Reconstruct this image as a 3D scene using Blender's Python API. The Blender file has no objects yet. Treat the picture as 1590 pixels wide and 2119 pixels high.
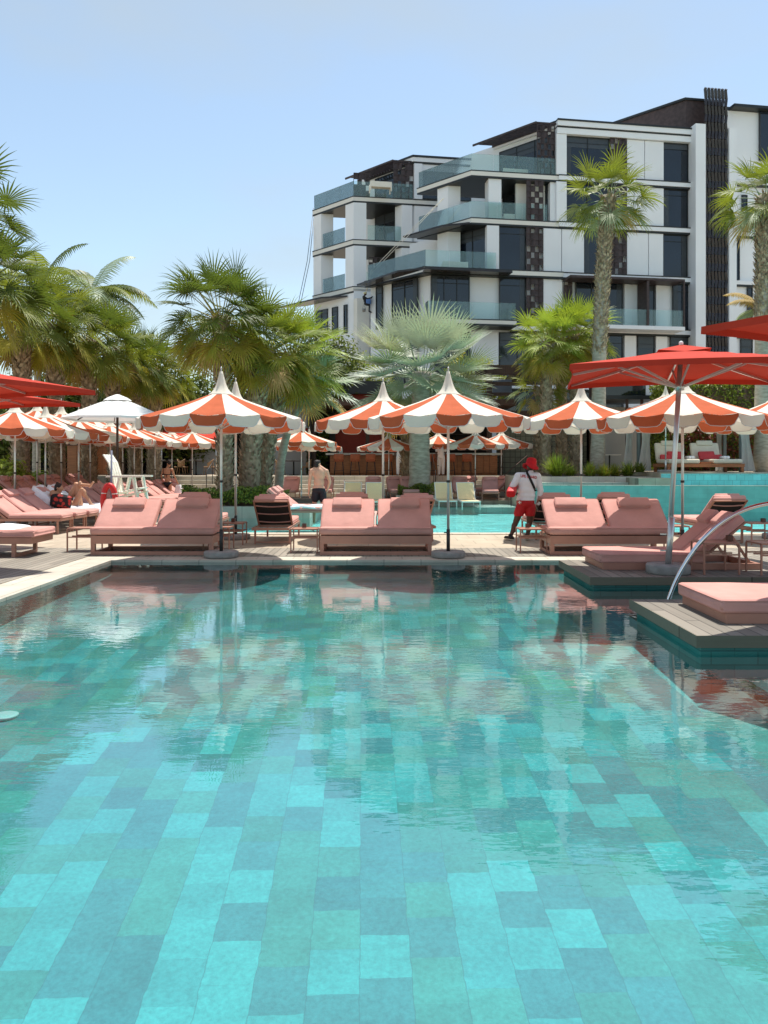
import bpy, bmesh, math, random
from mathutils import Vector, Matrix
from mathutils.bvhtree import BVHTree
R = random.Random(11)
S = bpy.context.scene
COL = S.collection
PI = math.pi
F, CX, HY, CH = 1592.0, 795.0, 960.0, 1.6      # lens and eye height read off the photograph

def X(px, D): return (px - CX) * D / F
def Z(py, D): return CH - (py - HY) * D / F

# ------------------------------------------------------------------ scene tree
def tag(o, label=None, cat=None, group=None, kind=None):
    if label: o['label'] = label
    if cat: o['category'] = cat
    if group: o['group'] = group
    if kind: o['kind'] = kind
    return o

def thing(name, label, cat, loc=(0, 0, 0), rz=0.0, group=None):
    o = bpy.data.objects.new(name, None)
    o.empty_display_size = 0.2
    COL.objects.link(o)
    o.location = loc
    o.rotation_euler = (0, 0, rz)
    return tag(o, label, cat, group)

def dup(root, loc, rz=0.0, label=None, group=None, scale=None):
    r = root.copy(); COL.objects.link(r)
    r.location = loc; r.rotation_euler = (0, 0, rz)
    if scale is not None: r.scale = scale
    if label: r['label'] = label
    if group: r['group'] = group
    for ch in list(root.children):
        c = ch.copy(); COL.objects.link(c); c.parent = r
        for g in list(ch.children):
            d = g.copy(); COL.objects.link(d); d.parent = c
    return r

ORD = ['first', 'second', 'third', 'fourth', 'fifth', 'sixth', 'seventh', 'eighth', 'ninth', 'tenth', 'eleventh',
       'twelfth', 'thirteenth', 'fourteenth', 'fifteenth', 'sixteenth', 'seventeenth', 'eighteenth', 'nineteenth', 'twentieth']

# ------------------------------------------------------------------ mesh builder
class MB:
    def __init__(s): s.v = []; s.f = []; s.m = []; s.sm = []
    def add(s, vs, fs, mi=0, smooth=False, M=None):
        n = len(s.v)
        if M is not None: vs = [M @ Vector(p) for p in vs]
        s.v += [tuple(p) for p in vs]
        for f in fs:
            s.f.append([i + n for i in f]); s.m.append(mi); s.sm.append(smooth)
    def box(s, x0, x1, y0, y1, z0, z1, mi=0, M=None):
        vs = [(x0, y0, z0), (x1, y0, z0), (x1, y1, z0), (x0, y1, z0), (x0, y0, z1), (x1, y0, z1), (x1, y1, z1), (x0, y1, z1)]
        s.add(vs, [(0, 3, 2, 1), (4, 5, 6, 7), (0, 1, 5, 4), (1, 2, 6, 5), (2, 3, 7, 6), (3, 0, 4, 7)], mi, False, M)
    def bar(s, a, b, w, h=None, mi=0, up=(0, 0, 1)):
        a = Vector(a); b = Vector(b); h = h or w
        d = (b - a); L = d.length; d.normalize()
        u = Vector(up)
        if abs(d.dot(u)) > .98: u = Vector((0, 1, 0))
        x = d.cross(u).normalized(); z = x.cross(d)
        M = Matrix((x, d, z)).transposed().to_4x4(); M.translation = a
        s.box(-w / 2, w / 2, 0, L, -h / 2, h / 2, mi, M)
    def tube(s, pts, r, n=8, mi=0, caps=True, closed=False):
        pts = [Vector(p) for p in pts]; N = len(pts)
        rs = r if isinstance(r, (list, tuple)) else [r] * N
        vs = []; prev = None
        for i, p in enumerate(pts):
            if closed: t = pts[(i + 1) % N] - pts[i - 1]
            else: t = pts[min(i + 1, N - 1)] - pts[max(i - 1, 0)]
            if t.length < 1e-9: t = Vector((0, 0, 1))
            t.normalize()
            if prev is None:
                u = Vector((0, 0, 1)) if abs(t.z) < .9 else Vector((1, 0, 0))
                a = t.cross(u).normalized()
            else:
                a = (prev - t * prev.dot(t))
                a = a.normalized() if a.length > 1e-6 else t.orthogonal().normalized()
            prev = a; b = t.cross(a)
            for k in range(n):
                an = 2 * PI * k / n
                vs.append(p + (a * math.cos(an) + b * math.sin(an)) * rs[i])
        fs = []
        for i in range(N if closed else N - 1):
            j = (i + 1) % N
            for k in range(n):
                fs.append((i * n + k, i * n + (k + 1) % n, j * n + (k + 1) % n, j * n + k))
        if caps and not closed:
            fs.append(tuple(range(n - 1, -1, -1))); fs.append(tuple((N - 1) * n + k for k in range(n)))
        s.add(vs, fs, mi, True)
    def lathe(s, prof, n=16, c=(0, 0, 0), mi=0, smooth=True, fold=None):
        vs = []; c = Vector(c)
        for i, (r, z) in enumerate(prof):
            for k in range(n):
                a = 2 * PI * k / n
                rr = r * (1 + (fold(i, k) if fold else 0))
                vs.append(c + Vector((rr * math.cos(a), rr * math.sin(a), z)))
        fs = []
        for i in range(len(prof) - 1):
            for k in range(n):
                fs.append((i * n + k, i * n + (k + 1) % n, (i + 1) * n + (k + 1) % n, (i + 1) * n + k))
        if prof[0][0] > 1e-4: fs.append(tuple(range(n - 1, -1, -1)))
        if prof[-1][0] > 1e-4: fs.append(tuple((len(prof) - 1) * n + k for k in range(n)))
        s.add(vs, fs, mi, smooth)
    def prism(s, poly, z0, z1, mi=0):
        a = sum(poly[i][0] * poly[(i + 1) % len(poly)][1] - poly[(i + 1) % len(poly)][0] * poly[i][1] for i in range(len(poly)))
        if a < 0: poly = poly[::-1]
        n = len(poly)
        vs = [(p[0], p[1], z0) for p in poly] + [(p[0], p[1], z1) for p in poly]
        fs = [tuple(range(n - 1, -1, -1)), tuple(range(n, 2 * n))] + [(i, (i + 1) % n, n + (i + 1) % n, n + i) for i in range(n)]
        s.add(vs, fs, mi)
    def rbox(s, c, size, r, seg=2, mi=0, M=None, puff=0.0):
        bm = bmesh.new(); bmesh.ops.create_cube(bm, size=1.0)
        for v in bm.verts: v.co = Vector((v.co.x * size[0], v.co.y * size[1], v.co.z * size[2]))
        if puff:
            bmesh.ops.subdivide_edges(bm, edges=bm.edges[:], cuts=3, use_grid_fill=True)
            for v in bm.verts:
                fx, fy = 1 - (2 * v.co.x / size[0]) ** 2, 1 - (2 * v.co.y / size[1]) ** 2
                v.co.z *= 1 + puff * max(0, fx * fy)
            es = [e for e in bm.edges if e.calc_face_angle(0) > .6]
        else: es = bm.edges[:]
        bmesh.ops.bevel(bm, geom=es, offset=r, segments=seg, profile=.5, affect='EDGES', clamp_overlap=True)
        T = Matrix.Translation(Vector(c))
        T = (M @ T) if M is not None else T
        bm.verts.index_update()
        s.add([T @ v.co for v in bm.verts], [[v.index for v in f.verts] for f in bm.faces], mi, True)
        bm.free()
    def ell(s, c, rad, n=14, m=9, mi=0, M=None):
        vs = []; c = Vector(c)
        for i in range(m + 1):
            th = PI * i / m
            for k in range(n):
                a = 2 * PI * k / n
                p = Vector((rad[0] * math.sin(th) * math.cos(a), rad[1] * math.sin(th) * math.sin(a), -rad[2] * math.cos(th)))
                if M is not None: p = M @ p
                vs.append(c + p)
        fs = []
        for i in range(m):
            for k in range(n):
                fs.append((i * n + k, i * n + (k + 1) % n, (i + 1) * n + (k + 1) % n, (i + 1) * n + k))
        s.add(vs, fs, mi, True)
    def cone(s, a, ra, b, rb, mi=0):
        # closed, sphere-ended limb segment
        a = Vector(a); b = Vector(b); d = b - a; L = d.length
        if L < 1e-6: s.ell(a, (ra,) * 3, mi=mi); return
        d.normalize(); pts = []; rs = []
        for k in range(6):
            t = k / 6 * PI / 2
            pts.append(a - d * ra * math.cos(t)); rs.append(max(1e-4, ra * math.sin(t)))
        for k in range(1, 6):
            t = k / 6
            pts.append(a + d * L * t); rs.append(ra + (rb - ra) * t)
        for k in range(7):
            t = k / 6 * PI / 2
            pts.append(b + d * rb * math.sin(t)); rs.append(max(1e-4, rb * math.cos(t)))
        s.tube(pts, rs, 12, mi)
    def build(s, name, mats, parent=None, loc=None):
        me = bpy.data.meshes.new(name)
        me.from_pydata(s.v, [], s.f)
        mats = mats if isinstance(mats, (list, tuple)) else [mats]
        for m in mats: me.materials.append(m)
        me.polygons.foreach_set('material_index', s.m)
        me.polygons.foreach_set('use_smooth', s.sm)
        me.update()
        o = bpy.data.objects.new(name, me); COL.objects.link(o)
        if parent is not None: o.parent = parent
        if loc is not None: o.location = loc
        return o

def struct(name, mb, mats, label, cat=None):
    o = mb.build(name, mats)
    return tag(o, label, cat or name.replace('_', ' '), None, 'structure')

# ------------------------------------------------------------------ materials
class NT:
    def __init__(s, name):
        s.m = bpy.data.materials.new(name); s.m.use_nodes = True
        s.t = s.m.node_tree; s.t.nodes.clear()
        s.out = s.t.nodes.new('ShaderNodeOutputMaterial')
    def n(s, typ, **kw):
        nd = s.t.nodes.new('ShaderNode' + typ)
        for k, v in kw.items():
            if hasattr(nd, k) and k not in nd.inputs: setattr(nd, k, v)
            else: nd.inputs[k].default_value = v
        return nd
    def l(s, a, b): s.t.links.new(a, b)
    def math(s, op, a, b=None, c=None):
        nd = s.t.nodes.new('ShaderNodeMath'); nd.operation = op
        for i, q in enumerate((a, b, c)):
            if q is None: continue
            if isinstance(q, (int, float)): nd.inputs[i].default_value = q
            else: s.l(q, nd.inputs[i])
        return nd.outputs[0]
    def mix(s, f, a, b, mode='MIX'):
        nd = s.t.nodes.new('ShaderNodeMix'); nd.data_type = 'RGBA'; nd.blend_type = mode
        for sock, q in ((nd.inputs['Factor'], f), (nd.inputs[6], a), (nd.inputs[7], b)):
            if isinstance(q, (int, float)): sock.default_value = q
            elif isinstance(q, tuple): sock.default_value = q if len(q) == 4 else q + (1,)
            else: s.l(q, sock)
        return nd.outputs[2]
    def ramp(s, f, stops, interp='LINEAR'):
        nd = s.t.nodes.new('ShaderNodeValToRGB'); cr = nd.color_ramp; cr.interpolation = interp
        while len(cr.elements) < len(stops): cr.elements.new(.5)
        for e, (p, c) in zip(cr.elements, stops):
            e.position = p; e.color = c if len(c) == 4 else tuple(c) + (1,)
        s.l(f, nd.inputs[0]); return nd.outputs[0]

def c3(*c): return tuple(c) + (1,)

def mat(name, col, rough=.6, var=.12, vs=3.0, bump=0.0, bs=80.0, spec=.4, metal=0.0, trans=0.0, stretch=None, coat=0.0):
    T = NT(name); tc = T.n('TexCoord')
    src = tc.outputs['Object']
    if stretch:
        mp = T.n('Mapping'); mp.inputs['Scale'].default_value = stretch; T.l(src, mp.inputs[0]); src = mp.outputs[0]
    p = T.n('BsdfPrincipled'); p.inputs['Roughness'].default_value = rough
    p.inputs['Specular IOR Level'].default_value = spec; p.inputs['Metallic'].default_value = metal
    if coat: p.inputs['Coat Weight'].default_value = coat
    nz = T.n('TexNoise', Scale=vs, Detail=5.0); T.l(src, nz.inputs['Vector'])
    lo = tuple(max(0, q * (1 - var)) for q in col); hi = tuple(min(1, q * (1 + var)) for q in col)
    c = T.ramp(nz.outputs[0], [(.3, lo), (.7, hi)])
    T.l(c, p.inputs['Base Color'])
    if bump:
        nb = T.n('TexNoise', Scale=bs, Detail=3.0); T.l(src, nb.inputs['Vector'])
        b = T.n('Bump', Strength=bump, Distance=.01); T.l(nb.outputs[0], b.inputs['Height']); T.l(b.outputs[0], p.inputs['Normal'])
    sh = p.outputs[0]
    if trans:
        tr = T.n('BsdfTranslucent'); T.l(c, tr.inputs[0])
        mx = T.n('MixShader'); mx.inputs[0].default_value = trans
        T.l(sh, mx.inputs[1]); T.l(tr.outputs[0], mx.inputs[2]); sh = mx.outputs[0]
    T.l(sh, T.out.inputs[0]); return T.m

def planks(name, col, w, axis=0, var=.25, rough=.75, gap=.06, rot=0.0):
    # boards of width w side by side along the given axis, each with its own tone, weathered grain
    T = NT(name); g = T.n('NewGeometry'); sep = T.n('SeparateXYZ'); T.l(g.outputs['Position'], sep.inputs[0])
    u = sep.outputs[axis]; vv = sep.outputs[1 - axis]
    q = T.math('DIVIDE', u, w); idx = T.math('FLOOR', q); fr = T.math('FRACT', q)
    wn = T.n('TexWhiteNoise', noise_dimensions='1D'); T.l(idx, wn.inputs['W'])
    # board ends
    e = T.math('ADD', T.math('DIVIDE', vv, 2.4), T.math('MULTIPLY', wn.outputs[0], 7.0))
    wn2 = T.n('TexWhiteNoise', noise_dimensions='2D'); cb = T.n('CombineXYZ'); T.l(idx, cb.inputs[0]); T.l(T.math('FLOOR', e), cb.inputs[1]); T.l(cb.outputs[0], wn2.inputs['Vector'])
    mp = T.n('Mapping'); mp.inputs['Scale'].default_value = (30, 1.5, 30) if axis == 0 else (1.5, 30, 30)
    T.l(g.outputs['Position'], mp.inputs[0]); nz = T.n('TexNoise', Scale=1.0, Detail=4.0); T.l(mp.outputs[0], nz.inputs['Vector'])
    nb = T.n('TexNoise', Scale=.7, Detail=3.0); T.l(g.outputs['Position'], nb.inputs['Vector'])
    k = T.math('ADD', T.math('MULTIPLY', wn2.outputs[0], .5), T.math('ADD', T.math('MULTIPLY', nz.outputs[0], .45), T.math('MULTIPLY', nb.outputs[0], .35)))
    c = T.ramp(k, [(.25, tuple(q * (1 - var) for q in col)), (.9, tuple(q * (1 + var) for q in col))])
    s1 = T.math('LESS_THAN', T.math('ABSOLUTE', T.math('SUBTRACT', fr, .5)), .5 - gap)
    s2 = T.math('GREATER_THAN', T.math('FRACT', e), .006)
    c2 = T.mix(T.math('MULTIPLY', s1, s2), c3(*(q * .22 for q in col)), c)
    p = T.n('BsdfPrincipled'); p.inputs['Roughness'].default_value = rough; T.l(c2, p.inputs['Base Color'])
    b = T.n('Bump', Strength=.35, Distance=.01); T.l(T.math('ADD', T.math('MULTIPLY', s1, .5), T.math('MULTIPLY', nz.outputs[0], .3)), b.inputs['Height']); T.l(b.outputs[0], p.inputs['Normal'])
    T.l(p.outputs[0], T.out.inputs[0]); return T.m

def slabs(name, col, w, h, var=.12, rough=.6, mortar=.012, mcol=None, plane='XY', offset=.5, off_freq=2):
    T = NT(name); g = T.n('NewGeometry'); v = g.outputs['Position']
    if plane != 'XY':
        sep = T.n('SeparateXYZ'); T.l(v, sep.inputs[0]); cb = T.n('CombineXYZ')
        T.l(sep.outputs[0 if plane == 'XZ' else 1], cb.inputs[0]); T.l(sep.outputs[2], cb.inputs[1]); v = cb.outputs[0]
    br = T.n('TexBrick', offset=offset, offset_frequency=off_freq, Scale=1.0)
    br.inputs['Brick Width'].default_value = w; br.inputs['Row Height'].default_value = h
    br.inputs['Mortar Size'].default_value = mortar; br.inputs['Mortar Smooth'].default_value = .2; br.inputs['Bias'].default_value = 0
    br.inputs['Color1'].default_value = c3(*(q * (1 - var) for q in col)); br.inputs['Color2'].default_value = c3(*(min(1, q * (1 + var)) for q in col))
    br.inputs['Mortar'].default_value = c3(*(mcol or tuple(q * .55 for q in col)))
    T.l(v, br.inputs['Vector'])
    nz = T.n('TexNoise', Scale=2.2, Detail=6.0); T.l(g.outputs['Position'], nz.inputs['Vector'])
    c = T.mix(1.0, br.outputs[0], T.ramp(nz.outputs[0], [(.3, (.78, .77, .75)), (.7, (1, 1, 1))]), 'MULTIPLY')
    p = T.n('BsdfPrincipled'); p.inputs['Roughness'].default_value = rough; T.l(c, p.inputs['Base Color'])
    n2 = T.n('TexNoise', Scale=60.0, Detail=3.0); T.l(g.outputs['Position'], n2.inputs['Vector'])
    b = T.n('Bump', Strength=.15, Distance=.01); T.l(n2.outputs[0], b.inputs['Height']); T.l(b.outputs[0], p.inputs['Normal'])
    T.l(p.outputs[0], T.out.inputs[0]); return T.m

def leafmat(name, col, var=.35, trans=.42, rough=.45, spec=.35):
    T = NT(name); tc = T.n('TexCoord'); nz = T.n('TexNoise', Scale=2.6, Detail=4.0); T.l(tc.outputs['Object'], nz.inputs['Vector'])
    n2 = T.n('TexNoise', Scale=23.0, Detail=2.0); T.l(tc.outputs['Object'], n2.inputs['Vector'])
    k = T.math('ADD', T.math('MULTIPLY', nz.outputs[0], .55), T.math('MULTIPLY', n2.outputs[0], .45))
    c = T.ramp(k, [(.3, tuple(q * (1 - var) for q in col)), (.7, tuple(min(1, q * (1 + var)) for q in col))])
    p = T.n('BsdfPrincipled'); p.inputs['Roughness'].default_value = rough; p.inputs['Specular IOR Level'].default_value = spec; T.l(c, p.inputs['Base Color'])
    tr = T.n('BsdfTranslucent'); T.l(T.mix(1.0, c, c3(1.0, 1.0, .45), 'MULTIPLY'), tr.inputs[0])
    mx = T.n('MixShader'); mx.inputs[0].default_value = trans; T.l(p.outputs[0], mx.inputs[1]); T.l(tr.outputs[0], mx.inputs[2])
    T.l(mx.outputs[0], T.out.inputs[0]); return T.m

def glassmat(name, tint, refl=1.0, white=.06, wcol=(.5, .75, .7)):
    T = NT(name); tr = T.n('BsdfTransparent'); tr.inputs[0].default_value = c3(*tint)
    df = T.n('BsdfDiffuse'); df.inputs[0].default_value = c3(*wcol)
    m1 = T.n('MixShader'); m1.inputs[0].default_value = white; T.l(tr.outputs[0], m1.inputs[1]); T.l(df.outputs[0], m1.inputs[2])
    gl = T.n('BsdfGlossy'); gl.inputs['Roughness'].default_value = .02
    fr = T.n('Fresnel', IOR=1.45); m2 = T.n('MixShader'); T.l(T.math('MULTIPLY', fr.outputs[0], refl), m2.inputs[0])
    T.l(m1.outputs[0], m2.inputs[1]); T.l(gl.outputs[0], m2.inputs[2]); T.l(m2.outputs[0], T.out.inputs[0]); return T.m

def watermat(name, tint, s_small=9.0, amp=.012, s_big=2.2, amp_big=.02, calm=True, refl=1.0, ior=1.333):
    T = NT(name); g = T.n('NewGeometry'); pos = g.outputs['Position']
    mp = T.n('Mapping'); mp.inputs['Scale'].default_value = (.42, 1.0, 1.0); T.l(pos, mp.inputs[0])
    n1 = T.n('TexNoise', Scale=s_small, Detail=2.0); T.l(mp.outputs[0], n1.inputs['Vector'])
    n2 = T.n('TexNoise', Scale=s_big, Detail=2.0); T.l(mp.outputs[0], n2.inputs['Vector'])
    h = T.math('ADD', T.math('MULTIPLY', n1.outputs[0], amp), T.math('MULTIPLY', n2.outputs[0], amp_big))
    if calm:   # breeze patches: ruffled here, glassy there
        n3 = T.n('TexNoise', Scale=.28, Detail=2.0); T.l(pos, n3.inputs['Vector'])
        k = T.ramp(n3.outputs[0], [(.38, (.25, .25, .25)), (.62, (1, 1, 1))])
        h = T.math('MULTIPLY', h, k)
    b = T.n('Bump', Strength=1.0, Distance=1.0); T.l(h, b.inputs['Height'])
    tr = T.n('BsdfTransparent'); tr.inputs[0].default_value = c3(*tint)
    gl = T.n('BsdfGlossy'); gl.inputs['Roughness'].default_value = .012; T.l(b.outputs[0], gl.inputs['Normal'])
    fr = T.n('Fresnel', IOR=ior); T.l(b.outputs[0], fr.inputs['Normal'])
    m = T.n('MixShader'); T.l(T.math('MULTIPLY', T.math('MINIMUM', T.math('MULTIPLY', fr.outputs[0], refl), 1.0), T.math('SUBTRACT', 1.0, g.outputs['Backfacing'])), m.inputs[0]); T.l(tr.outputs[0], m.inputs[1]); T.l(gl.outputs[0], m.inputs[2])
    T.l(m.outputs[0], T.out.inputs[0]); return T.m

def pooltile(name):
    # stone slabs, three natural tones laid at random in staggered columns
    T = NT(name); g = T.n('NewGeometry'); mp = T.n('Mapping'); mp.inputs['Rotation'].default_value = (0, 0, math.radians(-1.6)); T.l(g.outputs['Position'], mp.inputs[0])
    wv = T.n('TexNoise', Scale=11.0, Detail=3.0); T.l(g.outputs['Position'], wv.inputs['Vector'])  # wavers the joints: refraction through the ripples put into the pattern
    va = T.t.nodes.new('ShaderNodeVectorMath'); va.operation = 'MULTIPLY_ADD'; va.inputs[1].default_value = (.024, .024, 0); T.l(wv.outputs['Color'], va.inputs[0]); T.l(mp.outputs[0], va.inputs[2])
    sep = T.n('SeparateXYZ'); T.l(va.outputs[0], sep.inputs[0])
    qx = T.math('DIVIDE', sep.outputs[0], .228); ix = T.math('FLOOR', qx); fx = T.math('FRACT', qx)
    w1 = T.n('TexWhiteNoise', noise_dimensions='1D'); T.l(ix, w1.inputs['W'])
    qy = T.math('ADD', T.math('DIVIDE', sep.outputs[1], .26), T.math('ADD', T.math('MULTIPLY', ix, .62), T.math('MULTIPLY', w1.outputs[0], .12)))
    iy = T.math('FLOOR', qy); fy = T.math('FRACT', qy)
    cb = T.n('CombineXYZ'); T.l(ix, cb.inputs[0]); T.l(iy, cb.inputs[1])
    w2 = T.n('TexWhiteNoise', noise_dimensions='2D'); T.l(cb.outputs[0], w2.inputs['Vector'])
    c = T.ramp(w2.outputs[0], [(0, (.029, .200, .222)), (.33, (.033, .236, .222)), (.67, (.037, .300, .312))], 'CONSTANT')
    w3 = T.n('TexWhiteNoise', noise_dimensions='3D'); cb2 = T.n('CombineXYZ'); T.l(iy, cb2.inputs[0]); T.l(ix, cb2.inputs[1]); cb2.inputs[2].default_value = 3.7; T.l(cb2.outputs[0], w3.inputs['Vector'])
    c = T.mix(1.0, c, T.ramp(w3.outputs[0], [(0, (.86, .86, .86)), (1, (1.08, 1.06, 1.04))]), 'MULTIPLY')
    nz = T.n('TexNoise', Scale=38.0, Detail=5.0, Roughness=.7); T.l(g.outputs['Position'], nz.inputs['Vector'])
    nb = T.n('TexNoise', Scale=5.0, Detail=4.0); T.l(g.outputs['Position'], nb.inputs['Vector'])
    c = T.mix(1.0, c, T.ramp(nz.outputs[0], [(.25, (.66, .72, .72)), (.75, (1.28, 1.24, 1.2))]), 'MULTIPLY')
    c = T.mix(1.0, c, T.ramp(nb.outputs[0], [(.3, (.84, .88, .88)), (.7, (1.1, 1.08, 1.08))]), 'MULTIPLY')
    dx = T.math('ABSOLUTE', T.math('SUBTRACT', T.math('ADD', fx, T.math('MULTIPLY', T.math('SUBTRACT', nz.outputs[0], .5), .03)), .5))
    sx = T.math('GREATER_THAN', dx, .490)
    sy = T.math('GREATER_THAN', T.math('ABSOLUTE', T.math('SUBTRACT', fy, .5)), .4945)
    c = T.mix(T.math('MULTIPLY', sx, .5), c, c3(.02, .11, .12))
    c = T.mix(T.math('MULTIPLY', sy, .28), c, c3(.03, .13, .14))
    p = T.n('BsdfPrincipled'); p.inputs['Roughness'].default_value = .7; T.l(c, p.inputs['Base Color'])
    T.l(p.outputs[0], T.out.inputs[0]); return T.m

M = {}
M['pink'] = mat('pink_fabric', (.575, .30, .258), .92, .09, 3, .8, 7, .15)
M['pinkframe'] = mat('salmon_metal', (.40, .195, .14), .42, .08, 4, 0, 80, .4)
M['orange'] = mat('terracotta_canvas', (.56, .135, .058), .85, .12, 2, 1.0, 6, .15, trans=.28)
M['cream'] = mat('cream_canvas', (.82, .77, .66), .85, .05, 2, 1.0, 6, .15, trans=.28)
M['red'] = mat('red_canvas', (.52, .044, .022), .8, .08, 2, .8, 4, .2, trans=.12)
M['white'] = mat('white_canvas', (.86, .86, .84), .8, .03, 2, .1, 200, .2, trans=.2)
M['alu'] = mat('brushed_aluminium', (.62, .62, .60), .35, .06, 6, 0, 80, .5, .75)
M['chrome'] = mat('polished_steel', (.72, .72, .72), .09, .03, 4, 0, 80, .5, 1.0)
M['dark'] = mat('dark_metal', (.03, .028, .027), .45, .1, 4)
M['black'] = mat('black_mesh', (.012, .011, .011), .8, .2, 30, .2, 400)
M['concrete'] = mat('grey_concrete', (.27, .265, .25), .85, .2, 9, .4, 60)
M['stone'] = slabs('coping_stone', (.56, .51, .42), .6, .9, .07, .6, .008)
M['paving'] = slabs('beige_paving', (.47, .395, .295), .6, .6, .08, .65, .008)
M['deck'] = planks('weathered_deck', (.235, .212, .172), .118, 0, .24, .78, .05)
M['deckx'] = planks('weathered_platform', (.185, .165, .135), .14, 0, .34, .78, .035)
M['pool'] = pooltile('pool_stone')
M['teal'] = slabs('teal_tile', (.045, .21, .20), .4, .12, .2, .5, .006, None, 'XZ')
M['tealwall'] = slabs('overflow_tile', (.165, .395, .36), .3, .15, .07, .35, .004, (.14, .34, .31), 'XZ')
M['aqua'] = slabs('aqua_tile', (.16, .60, .58), .3, .3, .10, .5, .006)
M['aqua_lit'] = slabs('bounce_lit_aqua_tile', (.24, .80, .76), .3, .2, .08, .4, .006, None, 'XZ')  # copy of the aqua tile with the pool's bounced light put into its colour
M['palestone'] = slabs('submerged_stone', (.40, .52, .46), .6, .6, .08, .7, .008)
M['towel'] = mat('white_towel', (.82, .83, .85), .95, .05, 8, .5, 120, .1)
M['bwhite'] = mat('white_render', (.83, .85, .875), .75, .035, .5, .05, 30, .3)
M['bcream'] = mat('cream_render', (.76, .74, .68), .8, .04, .5, .05, 30, .3)
M['bdark'] = mat('dark_trim', (.018, .021, .022), .4, .15, 2)
M['bglass'] = mat('dark_window_glass', (.010, .016, .026), .04, .5, .35, 0, 1, .65)
M['bscreen'] = mat('brown_screen', (.052, .034, .032), .5, .35, 5)
M['lattice'] = mat('dark_lattice', (.030, .025, .026), .25, .3, 3)
M['brail'] = glassmat('rail_glass', (.90, .975, .965), .9, .09, (.62, .92, .88))
M['wood'] = mat('orange_timber', (.34, .125, .045), .5, .25, 2, .1, 60, .4, stretch=(1, 1, 12))
M['wooddark'] = mat('dark_timber', (.065, .034, .022), .55, .25, 2, .1, 60, .4, stretch=(12, 1, 1))
M['leather'] = mat('orange_leather', (.30, .075, .025), .45, .15, 8)
M['rattan'] = mat('rattan', (.30, .175, .09), .7, .25, 40, .3, 120)
M['trunk'] = mat('palm_trunk', (.30, .225, .15), .95, .35, 5, .8, 30)
M['boot'] = mat('palm_boots', (.43, .335, .225), .9, .4, 6, .5, 40)
M['gtrunk'] = mat('grey_palm_trunk', (.38, .34, .27), .95, .3, 4, .8, 22, stretch=(1, 1, 3))
M['bark'] = mat('tree_bark', (.14, .10, .07), .95, .3, 6, .8, 30)
M['lf_dk'] = leafmat('leaf_dark_green', (.100, .140, .030))
M['lf_gr'] = leafmat('leaf_green', (.205, .240, .042))
M['lf_ye'] = leafmat('leaf_yellow_green', (.40, .355, .06))
M['lf_br'] = leafmat('leaf_dry', (.50, .36, .15), .3, .25, .7)
M['lf_si'] = leafmat('leaf_silver', (.46, .51, .42), .22, .18, .5)
M['lf_s2'] = leafmat('leaf_silver_green', (.27, .345, .21), .25, .22, .5)
M['lf_cr'] = leafmat('leaf_croton_red', (.24, .065, .04), .4, .25)
M['lf_lm'] = leafmat('leaf_lime', (.32, .40, .06), .3, .35)
M['skin_br'] = mat('dark_brown_skin', (.085, .042, .026), .5, .1, 9, 0, 1, .4)
M['skin_tan'] = mat('tan_skin', (.50, .265, .155), .5, .08, 9, 0, 1, .4)
M['skin_lt'] = mat('fair_skin', (.66, .36, .235), .5, .07, 9, 0, 1, .4)
M['hair'] = mat('dark_brown_hair', (.018, .011, .008), .6, .3, 30, .5, 150)
M['shirt'] = mat('white_cotton', (.74, .745, .76), .9, .04, 6, .3, 14)
M['hatred'] = mat('red_cotton', (.50, .008, .014), .85, .12, 8, .3, 60)
M['shorts'] = mat('red_nylon', (.42, .006, .010), .6, .15, 6, .4, 14)
M['navy'] = mat('black_swimwear', (.008, .009, .014), .6, .2, 6, .2, 30)
M['tubered'] = mat('red_foam', (.58, .022, .024), .45, .1, 5)
M['blue'] = mat('blue_workwear', (.10, .20, .48), .7, .2, 8)
M['gwhite'] = mat('white_painted_wood', (.84, .79, .68), .5, .05, 4, .1, 40)
M['soil'] = mat('dark_soil', (.09, .07, .05), .95, .3, 3, .5, 30)
M['sand'] = mat('pale_ground', (.36, .31, .24), .95, .2, .2, .3, 10)
M['tilewall'] = slabs('olive_tile_wall', (.15, .145, .095), .28, .28, .16, .55, .02, (.055, .052, .035), 'XZ', 0, 1)
M['greywall'] = mat('grey_wall', (.42, .42, .40), .8, .08, .8)
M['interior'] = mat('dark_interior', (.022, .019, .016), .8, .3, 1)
M['cushion'] = mat('cream_cushion', (.66, .60, .48), .9, .05, 6, .2, 200)
M['redpillow'] = mat('coral_pillow', (.52, .055, .06), .85, .1, 6, .2, 200)
M['curtain'] = mat('white_curtain', (.74, .73, .69), .9, .05, 4, .1, 100, .2, trans=.3)
M['yellow'] = mat('pale_yellow_sling', (.95, .71, .38), .75, .05, 20, .2, 300)
M['ash'] = mat('brown_box', (.10, .04, .026), .4, .15, 8)
M['redwood'] = mat('red_cladding', (.40, .05, .03), .6, .2, 3, stretch=(1, 1, 14))
# =================================================================== setting: ground, decks, pools
PX0, PY1 = -4.42, 12.46         # left and far edge of the near pool
DZ = .05
mb = MB(); mb.box(-900, 900, -200, 1500, -3.2, -2.0)
struct('ground', mb, M['sand'], 'pale sandy ground running off behind the trees')

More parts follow.
